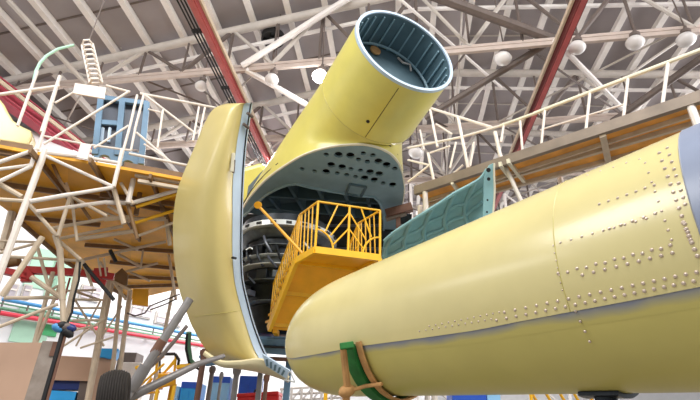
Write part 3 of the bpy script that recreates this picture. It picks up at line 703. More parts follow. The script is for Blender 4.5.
# ------------------------------------------------------------------ left dock
ZD = 6.0
DW = Wall(PH(40, 155, ZD), PH(180, 180, ZD))
dk = thing('work_dock', 'tall tubular work dock with plywood deck and white railings at the left', 'work dock', V((-6.2, 9.6, 0)))
def on(z, *pts): return [PH(x, y, z) for x, y in pts]
deckp = on(ZD, (-14, 145), (20, 151.5), (60, 158.5), (100, 165.5), (140, 172.5), (186, 181), (186, 287), (170, 291), (131, 300), (100, 286), (68, 263), (40, 238), (12, 214), (-14, 195))
def split(lo, hi):
    return None
def deck_tile(px): return prism(on(ZD, *px), (0, 0, .06))
cuts = [(-14, 145, -14, 195), (12, 150, 12, 214), (40, 155, 40, 238), (68, 160, 68, 263), (100, 165.5, 100, 286), (131, 171, 131, 300), (170, 178, 170, 291), (192, 182, 192, 286)]
for (x0, t0, xa, b0), (x1, t1, xb, b1) in zip(cuts[:-1], cuts[1:]):
    obj('deck_board', deck_tile([(x0, t0), (x1, t1), (x1, b1), (x0, b0)]), 'deck', dk)
def D(p, k=0.): return DW.at(p[0], p[1], k)
def dm(name, p, q, r, m, k0=0., k1=None):
    return obj(name, path([D(p, k0), D(q, k0 if k1 is None else k1)], r, 8), m, dk, True)
# joists under the deck
for p, q in [((0, 184), (105, 199)), ((105, 199), (186, 214)), ((25, 218), (100, 225)), ((30, 150), (76, 207)), ((90, 160), (140, 240)), ((150, 176), (176, 240)), ((100, 195), (182, 205)), ((85, 245), (180, 252)), ((110, 262), (180, 269)), ((125, 277), (180, 279)), ((125, 287), (180, 285)), ((66, 262), (131, 300)), ((10, 213), (66, 262))]:
    a_, b_ = PH(*p, ZD - .07), PH(*q, ZD - .07); obj('joist', beam(a_, b_, .05, .10), 'brown', dk)
for p, q, w in [((0, 145), (32, 150), .16), ((0, 152), (34, 156), .1), ((124, 166), (184, 177), .14), ((135, 175), (184, 183), .06), ((138, 181), (184, 189), .06)]:
    obj('edge_board', beam(D(p, .1), D(q, .1), .08, w), 'brown' if w > .08 else 'tan', dk)
W_, T_ = 'white', 'tan'
front = [  # near face: railings and big posts
    ('post', (60, 76), (41.5, 132), .038, W_), ('post', (57, 86), (38, 150), .032, W_), ('post', (37.5, 71), (17.5, 126), .03, W_), ('rail', (-8, 95.5), (60, 86), .035, W_),
    ('rail', (55, 103), (75, 91.5), .022, W_), ('brace', (128, 92), (44, 144), .027, W_), ('rail', (106, 85.5), (130, 92), .028, W_), ('rail', (140, 93.5), (196, 104), .03, W_),
    ('post', (137.2, 95), (129.5, 128), .028, W_), ('post', (144, 94), (134.8, 130), .028, W_), ('post', (130, 126), (122, 155), .028, W_), ('post', (136.6, 122), (131, 150), .026, W_), ('post', (122.5, 150), (113.5, 187), .045, W_),
    ('brace', (144.5, 94.5), (196, 134), .026, W_), ('post', (163, 110), (157.5, 148), .026, W_), ('rail', (148, 109), (164, 113.5), .02, W_), ('brace', (94, 148), (128.5, 125.5), .024, W_),
    ('rail', (44, 136), (81, 143.5), .022, W_), ('rail', (91, 145), (131, 150.5), .022, W_), ('rail', (129, 153.5), (190, 166), .03, W_), ('brace', (136.5, 132.5), (172, 163), .026, W_), ('brace', (144, 144), (166, 158), .02, W_),
    ('post', (199, 107), (193, 141), .026, W_), ('post', (205, 107.5), (198.5, 139), .026, W_), ('rail', (194, 103.5), (216, 108), .028, W_),
    ('toe_rail', (46, 152.5), (79, 156.5), .045, W_), ('toe_rail', (86, 157.5), (118, 163), .04, W_),
    ('post', (45.5, 150), (-4, 284), .062, W_), ('brace', (37.5, 149), (-6, 164), .04, W_), ('post', (36, 151), (30.5, 167), .04, W_), ('brace', (31, 166.5), (-6, 184), .038, W_), ('rail', (30.5, 165), (-6, 170), .032, W_),
    ('brace', (46, 156), (114, 187), .036, W_), ('rail', (-6, 199), (24, 201), .04, T_), ('rail', (30, 201.5), (70, 194.5), .048, W_), ('rail', (70, 194.5), (113, 187.5), .042, W_),
]
for n, p, q, r, m in front: dm(n, p, q, r * .88, m)
obj('bent_pipe', path([D(p, .0) for p in [(34, 80), (36, 71), (40, 63), (47, 55.5), (58, 49), (74, 45)]], .028, 8), 'mint', dk, True)
for px in ([(75, 83), (106, 87.5), (104.5, 98.5), (73, 93)], [(81, 142.5), (91.5, 144.5), (87.5, 159.5), (76.5, 157)]):
    obj('placard', prism([D(p, -.09) for p in px], DW.n * .03), W_, dk)
mid = [  # members hung below the deck, farther in
    ('brace', (-4, 182), (22, 197), .045, T_, .1), ('brace', (28, 203), (57, 236), .035, T_, .6), ('rail', (37, 211.5), (107, 202), .04, W_, .5), ('rail', (106, 202.5), (128, 203), .045, W_, .5),
    ('rail', (51, 228.5), (106, 218.5), .036, T_, .9), ('rail', (104, 219), (131, 217), .05, T_, .9), ('rail', (60, 238.5), (123, 226), .034, T_, 1.2), ('rail', (78, 239), (134, 231), .045, T_, 1.2),
    ('post', (70, 197), (58, 236), .036, T_, .5), ('post', (71.5, 197), (77, 241), .028, T_, .8), ('brace', (72, 197), (107, 216), .03, T_, .5), ('brace', (76, 198), (92, 222), .03, 'brown', .9),
    ('post', (113, 186), (124, 224), .045, T_, .4), ('post', (133.5, 179), (128, 203), .05, W_, .3), ('post', (127.5, 203), (137.5, 239), .036, 'brown', .4), ('brace', (121, 183), (133, 204), .03, T_, .3),
    ('rail', (130, 203.5), (182, 189), .042, W_, .4), ('brace', (108, 206), (124, 216), .03, T_, .6), ('post', (142, 182), (136, 215), .05, 'brown', .9), ('post', (159, 184), (163, 212), .05, 'brown', 1.2),
    ('brace', (51, 160), (60, 180), .03, 'brown', .3), ('brace', (59, 179), (70, 194), .03, 'brown', .3), ('brace', (85, 205), (130, 222), .025, T_, 1.4), ('rail', (128, 219), (166, 219), .05, T_, 1.6), ('post', (166, 220), (170, 245), .045, T_, 1.8),
    ('brace', (66, 183), (70, 195), .03, 'brown', .3)]
for n, p, q, r, m, k in mid: dm(n, p, q, r, m, k)
for p, q, r, k in [((136, 207), (178, 193.5), .036, .5), ((135, 223), (176, 210), .034, .8)]: tag(dm('rail', p, q, r, 'stair_rail', k), 'yellow painted rail')
dm('rail', (137.5, 236), (173, 223), .03, T_, 1.0)
low = [  # lower frame
    ('post', (42.5, 237), (2, 296), .05, T_, .6), ('post', (55, 235), (60, 250), .05, T_, 1.0), ('post', (60, 249), (62.5, 300), .058, T_, 1.0), ('post', (80, 259), (71.5, 300), .06, T_, 1.2), ('brace', (58, 240), (81, 260), .035, T_, 1.1),
    ('rail', (8, 256.5), (84, 261), .03, T_, 1.4), ('rail', (-4, 254), (36, 243.5), .03, T_, 1.4), ('rail', (-4, 241), (36, 242), .026, T_, 1.6), ('post', (37, 245), (50, 292), .032, T_, 1.6), ('brace', (31, 277), (60, 297), .045, T_, 1.3),
    ('post', (12, 212), (2, 250), .075, T_, 2.0), ('brace', (84, 259.5), (166, 241.5), .036, T_, 2.5), ('brace', (110, 276), (158, 263), .034, T_, 3.5), ('brace', (114, 239), (138, 250), .03, T_, 2.6), ('brace', (118, 254), (141, 267), .034, T_, 3.2),
    ('post', (143, 250), (141, 266), .025, T_, 3.2), ('brace', (130, 272), (150, 281), .03, T_, 4.2), ('brace', (50, 290), (62, 284), .025, T_, 1.8), ('post', (58, 262), (48, 290), .03, 'railred', 2.4), ('post', (65, 282), (57, 300), .02, 'railred', 2.4), ('post', (70, 278), (64, 300), .02, 'railred', 2.4),
    ('post', (166, 238), (176, 300), .04, T_, 4.6), ('rail', (4, 298), (58, 297.5), .035, T_, 1.5), ('rail', (62, 291), (96, 290), .024, T_, 2.4), ('rail', (74, 299.5), (104, 300), .024, T_, 2.4), ('rail', (74, 308), (104, 308), .024, T_, 2.4), ('rail', (72, 320.5), (103, 320), .026, T_, 2.2), ('brace', (70, 331), (98, 325), .022, T_, 2.2),
    ('brace', (75, 300), (104, 346), .022, T_, 2.6), ('brace', (62, 347), (106, 318), .022, T_, 2.2), ('brace', (101, 300), (76, 346), .02, T_, 3.0), ('brace', (122, 306), (96, 346), .022, T_, 3.6), ('brace', (100, 262), (126, 300), .028, T_, 3.0), ('rail', (86, 268), (130, 290), .03, T_, 3.0),
    ('brace', (-4, 328), (58, 304), .032, T_, 1.0), ('brace', (74, 291), (100, 300), .025, T_, 2.6), ('post', (83, 261), (92, 286), .03, T_, 1.6), ('post', (98, 258), (101, 276), .02, T_, 2.0), ('post', (104, 258), (106, 276), .02, T_, 2.0), ('rail', (80, 348), (114, 337), .02, T_, 2.4)]
for n, p, q, r, m, k in low: dm(n, p, q, r, m, k)
def leg(x, y, k, r, m='tan', name='leg', x2=None, y2=None):
    a_ = D((x, y), k)
    if x2 is not None:
        b_ = D((x2, y2), k); d_ = (b_ - a_).normalized(); b_ = a_ + d_ * (a_.z / -d_.z)
    else: b_ = V((a_.x, a_.y, 0))
    obj(name, path([a_, b_], r, 8), m, dk, True)
leg(53, 272, 2.0, .042, x2=35, y2=341); leg(60, 285, 2.0, .034, x2=37, y2=341)
dm('post', (62.3, 290), (63.4, 325), .05, 'tan', 1.0); dm('post', (71.8, 295), (66, 324), .052, 'tan', 1.2)
leg(109, 278, 2.6, .05, x2=88, y2=395); leg(113, 280, 4.0, .05, x2=100, y2=345); leg(122, 278, 4.2, .052, x2=112, y2=375); leg(130, 290, 4.6, .06, x2=121, y2=360)
leg(173, 290, 5.0, .05)
# node boxes, wiring and the red lift beam
for px, k in ([(114, 275), (122, 268), (128, 274), (127, 285), (115, 286)], 3.2),:
    obj('gusset', prism([D(p, k) for p in px], DW.n * .12), 'brown', dk)
obj('hanging_panel', prism([D(p, 4.0) for p in [(133, 289), (149, 289), (148, 306), (132, 304)]], DW.n * .1), 'deck', dk)
for pts, r, k in ([(84, 264), (92, 274), (104, 288), (114, 300)], .035, 1.5), ([(80, 262), (79, 280), (74, 297), (72, 312), (67, 324)], .022, 1.0), ([(110, 250), (116, 262)], .04, 2.4), ([(127, 313), (135, 316), (145, 313), (150, 306), (165, 300), (180, 294)], .02, 4.2), ([(150, 310), (166, 304), (176, 299)], .02, 4.2):
    obj('cable', path([D(p, k) for p in pts], r, 6), 'black' if r > .021 else 'steel_dark', dk, True)
kr = 2.2
tag(obj('lift_beam', join(beam(D((24, 270), kr), D((74, 272.5), kr), .14, .14, V((0, 0, 1))), beam(D((74, 272.5), kr), D((114, 277), kr), .12, .13))
        , 'red', dk), 'bright red tubular beam')
obj('lift_bracket', join(beam(D((4, 271), kr), D((30, 277), kr), .2, .12), beam(D((22, 266), kr), D((32, 279), kr), .2, .14), beam(D((21, 280), kr), D((32, 280), kr), .14, .08)), 'red', dk, bevel=.01)
obj('lift_bracket', join(beam(D((94, 271), kr), D((108, 270), kr), .1, .1), beam(D((90, 279), kr), D((106, 283), kr), .1, .1)), 'red', dk, bevel=.01)
obj('motor', lathe(D((13, 262), kr), (1, .2, .3), [(-.1, .03), (-.1, .1), (.1, .1), (.14, .05)], 14), 'brown', dk, True)

# blue frame, fairing and ladder standing on the dock
K = 1.0
bf = thing('door_frame', 'blue framed door unit with dark panes on the dock deck', 'door unit', D((120, 160), K))
q4 = lambda a, b, c, d, k0, k1: hexa([D(p, k0) for p in (a, b, c, d)], [D(p, k1) for p in (a, b, c, d)])
obj('pane', q4((101, 99), (122, 101), (118.5, 122), (98.5, 121), K + .1, K + .16), 'smoke', bf)
obj('pane', q4((98.5, 123), (118.5, 124), (116, 147), (96.5, 145), K + .1, K + .16), 'smoke', bf)
obj('pane', q4((124, 101), (145, 105), (139, 150), (119, 147), K + .1, K + .16), 'smoke', bf)
for p, q, w in [((101, 98), (95, 155), .1), ((122.5, 100), (117.5, 156), .12), ((147, 103), (141, 165), .13), ((100, 98), (148, 104), .1), ((98, 122), (119, 123.5), .05)]:
    obj('frame_bar', beam(D(p, K), D(q, K), .12, w, DW.n), 'frameblue', bf, bevel=.01)
arch = lambda cx, cy, w, h: [(cx + w * math.cos(t), cy - h * math.sin(t)) for t in lin(0, math.pi, 9)]
def sill(x0, y0, x1, y1, cx, cy):
    return [(x0, y0), (x1, y1)] + [(x1 - 1, y1 + 13)] + arch(cx, cy, 7, 6.5) + [(x0 - 1.5, y0 + 11)]
obj('sill_panel', prism([D(p, K - .02) for p in sill(95, 146, 118, 149, 104, 161)], DW.n * .1), 'frameblue', bf)
obj('sill_panel', prism([D(p, K - .02) for p in sill(118.5, 149, 140, 153, 127.5, 166.5)], DW.n * .1), 'frameblue', bf)
for x in (103, 110): obj('handle', path([D((x, 128), K + .06), D((x - 1.5, 142), K + .06)], .035, 6), 'edge', bf, True)
fa = [(-10, 92), (0, 99), (4, 104), (8, 112), (13, 120), (22, 126), (31, 130), (32.5, 136), (28, 145.5), (-10, 139)]
wt = obj('wing_fairing', prism([D(p, .8) for p in fa], DW.n * .35), 'cream', None, bevel=.04)
wt.data.materials[0] = M['primer']; tag(wt, 'pale yellow wing fairing lying on the left end of the dock', 'fairing')
ld = thing('caged_ladder', 'white caged ladder hanging above the white placard at upper left', 'ladder', D((93, 65), .4))
for p, q in (((82, 45), (90, 83)), ((92.5, 44), (102, 83))): obj('rail', path([D(p, .4), D(q, .4)], .03, 6), W_, ld)
for i in range(9):
    t = i / 8; a_ = D((82 + 8 * t, 45 + 38 * t), .4); b_ = D((92.5 + 9.5 * t, 44 + 39 * t), .4)
    obj('hoop', path([a_, a_.lerp(b_, .25) - DW.n * .14, a_.lerp(b_, .75) - DW.n * .14, b_], .02, 6), W_, ld, True)
    obj('rung', path([a_, b_], .018, 6), W_, ld)
obj('hanger', path([D((88, 44), .4), V((D((88, 44), .4).x, D((88, 44), .4).y, 13.15))], .012, 6), 'steel_dark', ld)

# ------------------------------------------------------------------ right dock with planked underside
ZR = 7.5
rd = thing('plank_dock', 'grey edged dock with brown planked underside and white railings at upper right', 'work dock', V((4.5, 9.5, 0)))
RW = Wall(PH(415, 193, ZR), PH(700, 100, ZR))
def Rr(p, k=0.): return RW.at(p[0], p[1], k)
obj('planking', prism(on(ZR, (418, 194), (560, 147), (706, 99), (706, 133), (640, 151), (560, 176), (432, 209)), (0, 0, .08)), 'deckwood', rd)
obj('edge_beam', beam(Rr((415, 191)), Rr((708, 94.5)), .12, .24), 'beam', rd)
for p, q, w, m in [((424, 202), (706, 110.5), .05, 'tan'), ((424, 206), (520, 174), .07, 'tan'), ((520, 174), (706, 120), .09, 'tan'), ((428, 209), (706, 134.5), .10, 'tan')]:
    obj('joist', beam(PH(*p, ZR - .05), PH(*q, ZR - .05), w, .1), m, rd)
for p, q in [((500, 164), (515, 184)), ((508, 161), (524, 181)), ((452, 182), (462, 196)), ((601, 135), (607, 163)), ((604, 134), (610, 162))]:
    obj('cross_joist', beam(PH(*p, ZR - .06), PH(*q, ZR - .06), .07, .12), 'cream' if p[0] < 530 else 'tan', rd)
for x, y in ((498, 133), (601, 133)): pass
obj('hanger_post', path([Rr((495, 132), .1), Rr((500, 155), .1), Rr((523, 205), .3)], .05, 8), 'white', rd, True)
for p, q, r, m in [((534, 113.5), (716, 44), .05, 'cream'), ((500, 126), (536, 113), .045, 'cream'), ((408, 148), (462, 137), .04, 'white'), ((462, 137), (502, 125.5), .04, 'white'),
                   ((545, 109), (541, 147), .035, 'white'), ((590, 92), (585.5, 134), .038, 'white'), ((628, 78), (623, 121), .038, 'white'), ((668, 63), (662, 108), .042, 'white'),
                   ((430, 108), (492, 127.5), .045, 'white'), ((430, 109), (437.5, 147), .04, 'white'), ((458, 117), (468, 168), .05, 'white'), ((474, 142), (470, 166), .036, 'white'), ((456, 142), (450, 168), .032, 'white'),
                   ((428, 153), (434.5, 184), .045, 'white'), ((408, 160), (429, 165), .035, 'white'), ((408, 182), (431, 164), .035, 'white'), ((504, 123), (501, 142), .034, 'white'), ((430, 153), (450, 146), .03, 'white'),
                   ((520, 121), (523, 157), .035, 'white'), ((436, 124), (452, 134), .03, 'white'), ((420, 130), (424, 150), .03, 'white'), ((540, 130), (625, 104), .024, 'white'), ((444, 182), (463, 165), .03, 'white')]:
    obj('railing', path([Rr(p, .05), Rr(q, .05)], r * .85, 8), m, rd, True)
for p in ((420, 206), (560, 178), (695, 137), (690, 104), (425, 190)):
    a_ = PH(*p, ZR); obj('leg', path([a_, V((a_.x, a_.y, 0))], .07, 8), 'white', rd, True)
kl = thing('timber_cradle', 'small reddish timber behind the right end of the yellow platform', 'timber', P(396, 210, 11.4))
obj('timber', beam(P(386, 214, 11.6), P(412, 207, 11.6), .16, .2), 'rust', kl); obj('timber_top', beam(P(386, 219, 11.6), P(406, 213, 11.6), .12, .1), 'beam', kl)
obj('timber_leg', beam(P(398, 212, 11.7), V((P(398, 212, 11.7).x, P(398, 212, 11.7).y, 0)), .1, .1, V((1, 0, 0))), 'rust', kl)

# far white lattice seen between hood and right dock
for i, (x, y, h, lab) in enumerate([(428, 196, 22.5, 'white lattice mast behind the teal cowl door, left of two'), (520, 190, 23.5, 'white lattice mast behind the right end of the teal cowl door')]):
    c = P(x, y, h); t = thing('lattice_mast', lab, 'mast', V((c.x, c.y, 0)))
    w = 1.6; zt = min(12.6, P(x, 172, h).z)
    for sx in (-1, 1): obj('upright', path([V((c.x + sx * w / 2, c.y, 0)), V((c.x + sx * w / 2, c.y, zt))], .07, 6), 'white_steel', t)
    n = 9
    for k in range(n):
        z0, z1 = zt * k / n, zt * (k + 1) / n; s = 1 if k % 2 else -1
        obj('lacing', path([V((c.x - s * w / 2, c.y, z0)), V((c.x + s * w / 2, c.y, z1))], .05, 6), 'white_steel', t)

# ------------------------------------------------------------------ floor level things at the lower left
def box_px(name, tops, z, m, label, cat):
    a_, b_ = PH(*tops[0], z), PH(*tops[1], z)
    n = V((-(b_ - a_).y, (b_ - a_).x, 0)).normalized()
    return a_, b_, (n if n.dot(a_ - CAM) > 0 else -n)
def cabinet(xl, xr, yt, Y, m, label, lid=None, depth=.7, panel=None):
    w_ = Wall(V((-5, Y, 0)), V((5, Y, 0)))
    a_, b_ = w_.at(xl, yt), w_.at(xr, yt); z = a_.z; b_.z = z; n = w_.n
    t = thing('tool_cabinet', label, 'cabinet', V(((a_.x + b_.x) / 2, Y, 0)))
    dn = lambda p, zz: V((p.x, p.y, zz))
    obj('body', hexa([dn(p, 0) for p in (a_, b_, b_ + n * depth, a_ + n * depth)], [dn(p, z) for p in (a_, b_, b_ + n * depth, a_ + n * depth)]), m, t, bevel=.02)
    if lid: obj('top_band', hexa([dn(p, z - .14) for p in (a_ - n * .012, b_ - n * .012, b_, a_)], [dn(p, z + .01) for p in (a_ - n * .012, b_ - n * .012, b_, a_)]), lid, t)
    l = (b_ - a_)
    for i in range(2):
        u, v = a_ + l * (.06 + .46 * i) - n * .015, a_ + l * (.48 + .46 * i) - n * .015
        d = obj('door', hexa([dn(p, .15) for p in (u, v, v + n * .015, u + n * .015)], [dn(p, z - .2) for p in (u, v, v + n * .015, u + n * .015)]), panel or m, t)
        h = u.lerp(v, .9 if i == 0 else .1); obj('handle', path([dn(h, z * .55) - n * .03, dn(h, z * .55 + .15) - n * .03], .012, 6), 'silver', d)
    return t
# beige board, weathered edge
a_, b_, n = box_px('', [(-12, 342.5), (42, 342.5)], 3.0, '', '', '')
e_ = PH(58, 343.5, 3.0)
pt = thing('partition_box', 'large beige boarded box with weathered grey edge in the lower left corner', 'partition', V((a_.x, a_.y, 0)))
back = e_ - b_
obj('board', hexa([V((p.x, p.y, 0)) for p in (a_, b_, e_, a_ + back)], [a_, b_, e_, a_ + back]), 'beige', pt)
off = (RT * .5 - FW * .2); off.z = 0; off = off.normalized() * .02
obj('weathered_side', hexa([V((p.x, p.y, 0)) + o for p, o in ((b_ - off * 3, off * 4), (e_, off), (e_ + back * .01, V()), (b_, V()))], [p + V((0, 0, .03)) + o for p, o in ((b_ - off * 3, off * 4), (e_, off), (e_ + back * .01, V()), (b_, V()))]), 'plaster', pt)
obj('corner_plate', beam(e_ + off - back * .35 + V((0, 0, -.10)), e_ + off + V((0, 0, -.10)), .05, .24), 'rust', pt)
# slim black stand in front of it
bp = thing('black_stand', 'slim black stand pole with a tied bundle beside the weathered board', 'stand', V((D((64, 326), .2).x, D((64, 326), .2).y, 0)))
a1, a2 = D((65, 325), -.6), D((46, 392), -.6)
d1 = (a2 - a1).normalized(); a3 = a1 + d1 * (a1.z / -d1.z)
obj('pole', path([a1, a3], .035, 8), 'black', bp, True)
obj('pole', path([a1 + RT * .05, a3 + RT * .05], .02, 8), 'rust', bp, True)
for i, (x, y, m) in enumerate([(61, 326, 'black'), (66, 327, 'steel_dark'), (70, 328, 'navy'), (58, 328, 'railblue'), (68, 333, 'black')]):
    obj('bundle', lathe(D((x, y), -.62), (1, .2 * i, .5 - .3 * i), [(-.09, .01), (-.06, .05), (0, .065), (.06, .05), (.09, .01)], 10), m, bp, True)
# second beige board over blue shelves
t = thing('board_cabinet', 'beige topped cabinet with navy and blue lower fronts behind the black pole', 'cabinet', PH(72, 399, 1.6 + .5))
k2 = 3.0; f4 = lambda pts, k, dep: prism([D(p, k) for p in pts], DW.n * dep)
obj('beige_front', f4([(58, 355.5), (92, 357.5), (88, 381), (51, 380)], k2, .5), 'beige', t)
obj('navy_band', f4([(50, 380), (80, 380.5), (78.5, 389.5), (47, 389.5)], k2 + .06, .5), 'navy', t)
obj('grey_front', f4([(80, 380.5), (88.5, 381), (85, 405), (76, 405)], k2 + .06, .5), 'steel_dark', t)
zb = D((46, 390), k2).z
p0, p1 = D((46.5, 390), k2 + .02), D((77, 390), k2 + .02)
obj('blue_front', hexa([V((p.x, p.y, 0)) + DW.n * w for p, w in ((p0, 0), (p1, 0), (p1, .5), (p0, .5))], [V((p.x, p.y, zb)) + DW.n * w for p, w in ((p0, 0), (p1, 0), (p1, .5), (p0, .5))]), 'blue', t)
t = thing('crate_stand', 'beige crate with bright blue cover above the black tyre', 'crate', PH(108, 399, 1.9))
pts = [D((97, 356), 4.6), D((115, 357), 4.6)]
obj('crate_body', hexa([V((p.x, p.y, 0)) for p in (pts[0], pts[1], pts[1] + DW.n * .6, pts[0] + DW.n * .6)], [pts[0], pts[1], pts[1] + DW.n * .6, pts[0] + DW.n * .6]), 'beige', t, bevel=.02)
obj('blue_cover', f4([(96, 348), (119, 348.5), (114, 358), (109, 359), (104, 357.5), (96, 357)], 4.5, .75), 'blue', t, bevel=.02)
cabinet(119, 137, 352, 17.5, 'steel_dark', 'grey cabinet behind the tyre and tubular posts')
cabinet(122, 141, 362, 16.2, 'white', 'white cabinet low behind the tyre, next to the yellow ladder')
# landing gear leg with tyre
lg = thing('landing_gear', 'grey landing gear leg with a black grooved tyre at lower left', 'landing gear', P(113, 398, 6.0))
wc = P(113.5, 400, 6.0); wax = V((.93, .30, .12)).normalized(); R_ = .36
obj('tyre', lathe(wc, wax, [(-0.1, 0.16), (-0.155, 0.21), (-0.172, 0.26), (-0.165, 0.3024), (-0.1553, 0.2982), (-0.1456, 0.3173), (-0.1359, 0.3239), (-0.1262, 0.3177), (-0.1165, 0.335), (-0.1068, 0.3397), (-0.0971, 0.3319), (-0.0874, 0.3475), (-0.0776, 0.3506), (-0.0679, 0.3412), (-0.0582, 0.3553), (-0.0485, 0.3569), (-0.0388, 0.3462), (-0.0291, 0.3591), (-0.0194, 0.3597), (-0.0097, 0.3479), (0.0, 0.36), (0.0097, 0.3599), (0.0194, 0.3477), (0.0291, 0.3591), (0.0388, 0.3582), (0.0485, 0.3449), (0.0582, 0.3553), (0.0679, 0.3532), (0.0776, 0.3386), (0.0874, 0.3475), (0.0971, 0.3439), (0.1068, 0.3277), (0.1165, 0.335), (0.1262, 0.3297), (0.1359, 0.3119), (0.1456, 0.3173), (0.1553, 0.3102), (0.165, 0.2904), (0.172, 0.26), (0.155, 0.21), (.10, .16)], 48, True), 'rubber', lg, True)
obj('hub', lathe(wc, wax, [(-.09, .02), (-.1, .165), (.1, .165), (.09, .02)], 24), 'struts', lg, True)
obj('main_strut', path([P(133, 388, 6.6), P(160, 345, 6.9), P(190, 299, 7.3)], .062, 12), 'struts', lg, True)
obj('lower_strut', path([P(131, 390, 6.6), P(146, 366, 6.75)], .085, 12), 'struts', lg, True)
tag(obj('rust_collar', path([P(154, 354, 6.85), P(163, 340, 6.92)], .07, 12), 'rust', lg, True), 'rusty collar')
obj('drag_brace', path([P(122, 401, 6.6), P(165, 380, 7.0), P(198, 364, 7.4), P(224, 356, 7.8)], .07, 12, .035), 'struts', lg, True)
obj('side_brace', path([P(128, 386, 6.6), P(160, 358, 7.0), P(187, 326, 7.4)], .03, 8), 'steel_dark', lg, True)
obj('axle', path([wc, P(126, 398, 6.5), P(132, 389, 6.6)], .06, 10), 'struts', lg, True)
obj('hose', path([P(189, 332, 9.9), P(188, 345, 9.9), P(190, 360, 9.9), P(196, 367, 9.9)], .055, 8), 'darkgreen', lg, True)
obj('hose', path([P(187, 334, 9.8), P(186, 349, 9.8), P(189, 363, 9.8), P(200, 370, 9.8)], .025, 8), 'black', lg, True)
obj('actuator_cover', prism([P(x, y, 9.9) for x, y in [(198, 357), (206, 350), (216, 358), (222, 364), (206, 367)]], FW * .3), 'frameblue', lg, bevel=.02)
# yellow step ladder
yl = thing('step_ladder', 'small yellow railed step ladder behind the landing gear', 'step ladder', V((P(160, 390, 10).x, P(160, 390, 10).y, 0)))
def yl_(p, q, r=.025, m='stair_rail', nm='rail', d=9.6, d2=None): obj(nm, path([P(*p, d), P(*q, d2 or d)], r, 6), m, yl, True)
for i in range(4): yl_((133 + 4 * i, 382 - 3 * i), (155 + 3 * i, 362 - 2 * i), .022)
yl_((135, 390), (164, 364)); yl_((140, 396), (175, 362)); yl_((158, 353), (156, 372)); yl_((176, 355), (173, 386)); yl_((177, 367), (190, 366), .05); yl_((177, 373), (188, 369), .03)
yl_((136, 368), (148, 364), .04); yl_((150, 362), (140, 372), .03)
yl_((158, 354), (175, 354), .03, 'black'); yl_((175, 354), (179, 360), .03, 'black'); yl_((179, 360), (178, 366), .03, 'black'); yl_((160, 356), (160, 374), .016, 'black'); yl_((161, 376), (176, 358), .016)
obj('platform_box', hexa([P(157, 389, 9.4), P(176, 385, 9.4), P(176, 382, 10), P(157, 386, 10)], [P(158, 374, 9.4), P(176, 374, 9.4), P(176, 372, 10), P(158, 372, 10)]), 'stair', yl, bevel=.02)
for p, d in (((158, 388), 9.45), ((175, 384), 9.45), ((172, 384), 9.9)):
    a_ = P(*p, d); obj('leg', beam(a_, V((a_.x, a_.y, 0)), .06, .06, V((1, 0, 0))), 'stair_rail', yl)
for i in range(4):
    a_ = P(140 + 3 * i, 394 - 3.6 * i, 9.6); obj('step', beam(a_, a_ + RT * .35 + FW * .1, .2, .03), 'stair', yl)
p0, p1 = P(137, 398, 9.6), P(152, 378, 9.6); d1 = (p0 - p1).normalized()
obj('leg', path([p1, p1 + d1 * (p1.z / -d1.z)], .03, 6), 'stair_rail', yl)
# blue cabinets and red case
cabinet(182, 200, 382, 13.0, 'blue', 'bright blue cabinet with pale side, right of the yellow step ladder', lid='royal', panel='blue')
cabinet(173, 180, 386, 13.0, 'skyblue', 'narrow pale blue locker squeezed beside the bright blue cabinet')
cabinet(211, 231, 376.5, 13.0, 'skyblue', 'light blue cabinet with darker top under the left cowl', lid='royal', panel='skyblue')
cabinet(240, 260, 375.5, 13.0, 'royal', 'royal blue cabinet under the cream fairing', panel='royal')
rb = thing('red_case', 'red case below the royal blue cabinet', 'case', V((P(258, 396, 11).x, P(258, 396, 11).y, 0)))
p = [P(237, 397, 10.6), P(279, 394.5, 10.6)]; n = V((0, 1, 0))
obj('case_body', hexa([V((x.x, x.y, 0)) for x in (p[0], p[1], p[1] + n * .6, p[0] + n * .6)], [p[0], p[1], p[1] + n * .6, p[0] + n * .6]), 'redbox', rb, bevel=.03)
obj('case_lid', beam(p[0] + n * .3 + V((0, 0, .03)), p[1] + n * .3 + V((0, 0, .03)), .64, .08), 'redbox', rb, bevel=.02)
obj('case_handle', path([p[0].lerp(p[1], .4) + V((0, 0, .06)), p[0].lerp(p[1], .42) + V((0, 0, .12)), p[0].lerp(p[1], .5) + V((0, 0, .12)), p[0].lerp(p[1], .52) + V((0, 0, .06))], .02, 6), 'black', rb)
def jack(x, y, x2, y2, d, r, m, label):
    a_ = P(x, y, d); g = V((a_.x, a_.y, 0))
    t = thing('jack_post', label, 'jack', V((g.x, g.y, 0)), 'jack posts')
    obj('pole', path([a_, g], r, 10), m, t, True); obj('foot', lathe(V((g.x, g.y, 0)), (0, 0, 1), [(0, r * 3), (.05, r * 3), (.12, r)], 16), m, t, True)
    obj('head', lathe(a_, (0, 0, 1), [(-.15, r), (-.1, r * 1.5), (-.03, r * 1.5), (-.02, r)], 12), m, t, True)
    return t
jack(205, 349, 201, 398, 9.7, .06, 'rust', 'thick brown jack post just left of the light blue cabinet')
jack(213, 366, 207, 399, 10.4, .05, 'steel_dark', 'dark pole standing right beside the thick brown jack post')
jack(237.5, 367, 236, 398, 9.3, .055, 'struts', 'grey jack post between the light blue and royal blue cabinets')
jack(267, 374, 266, 398, 9.3, .04, 'rust', 'thin brown post right of the royal blue cabinet')
jk = jack(222, 372, 214, 398, 9.9, .03, 'struts', 'thin grey post in front of the light blue cabinet')
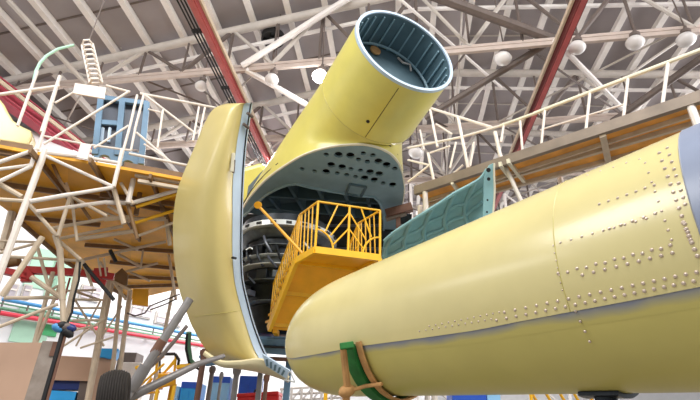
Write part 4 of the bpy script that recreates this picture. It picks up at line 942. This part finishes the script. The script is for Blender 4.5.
# far lattice trolley and things beyond under the pod
ft = thing('far_scaffold', 'low grey lattice scaffold far off under the pod nose', 'scaffold', V((P(310, 398, 20).x, P(310, 398, 20).y, 0)))
for y in (388, 394, 400): obj('ledger', path([P(280, y + 1, 20), P(345, y - 3, 20)], .05, 6), 'steel', ft)
for i in range(7):
    a_ = P(282 + 10 * i, 388 - .5 * i, 20); obj('standard', path([a_, V((a_.x, a_.y, 0))], .05, 6), 'steel', ft)
    if i < 6: obj('brace', path([P(282 + 10 * i, 400, 20), P(292 + 10 * i, 388, 20)], .04, 6), 'white_steel', ft)
cabinet(452, 486, 391.5, 12.0, 'royal', 'blue cabinet seen just under the pod belly, right of the cradle', panel='blue')
cabinet(486.6, 500, 391, 12.0, 'skyblue', 'light blue cabinet next to the blue one under the pod belly', panel='skyblue')
yr = thing('yellow_barrier', 'yellow tube barrier seen under the pod belly toward the right', 'barrier', V((P(560, 398, 9).x, P(560, 398, 9).y, 0)))
for i in range(6):
    a_ = P(530 + 14 * i, 390, 10); b_ = P(537 + 14 * i, 402, 10); obj('bar', path([a_, b_], .03, 6), 'stair_rail', yr)
pz = P(530, 389, 10); qz = P(610, 389, 10); obj('top_rail', path([pz, qz], .03, 6), 'stair_rail', yr)
for x in (530, 610):
    a_ = P(x, 389, 10); obj('post', path([a_, V((a_.x, a_.y, 0))], .035, 6), 'stair_rail', yr)

# ------------------------------------------------------------------ light
w = bpy.data.worlds.new('sky'); scene.world = w; w.use_nodes = True
bg = w.node_tree.nodes['Background']; bg.inputs['Color'].default_value = (.93, .96, 1, 1); bg.inputs['Strength'].default_value = .58
def area(loc, tgt, sx, sy, e, col=(1, .985, .97)):  # added fill lights with no visible source, for pod, walls and roof
    l = bpy.data.lights.new('added_fill', 'AREA'); l.shape = 'RECTANGLE'; l.size = sx; l.size_y = sy; l.energy = e; l.color = col
    o = bpy.data.objects.new('added_fill', l); COL.objects.link(o); o.location = loc
    o.rotation_euler = (V(tgt) - V(loc)).to_track_quat('-Z', 'Y').to_euler(); return o
area((3, -1, 15.2), (2, 6, 3), 12, 5, 2600)
area((-9, 1, 12), (-3, 9, 5), 6, 4, 900)
area((-3, 22, 13.2), (-9, 24, 2), 10, 5, 2500, (1, 1, 1))  # added to brighten the left wall
area((5, 40, 7), (3, 28, 16), 14, 6, 3500, (1, .99, 1))  # added to brighten the far roof
area((22, 12, 12), (0, 15, 15), 20, 5, 3600, (1, .975, .99))  # unseen side lights, this and the next, added to lift the roof
area((-24, 10, 13), (0, 15, 15), 20, 4, 1300, (1, .98, .98))
pl = bpy.data.lights.new('lamp_light', 'POINT'); pl.energy = 150; pl.shadow_soft_size = .25; plo = bpy.data.objects.new('lamp_light', pl); COL.objects.link(plo); plo.location = LC - V((0, 0, .5))

scene.view_settings.view_transform = 'Standard'; scene.view_settings.look = 'None'
scene.view_settings.gamma = 1; scene.view_settings.use_curve_mapping = False; scene.view_settings.exposure = 0.0
scene.cycles.max_bounces = 6; scene.cycles.diffuse_bounces = 4
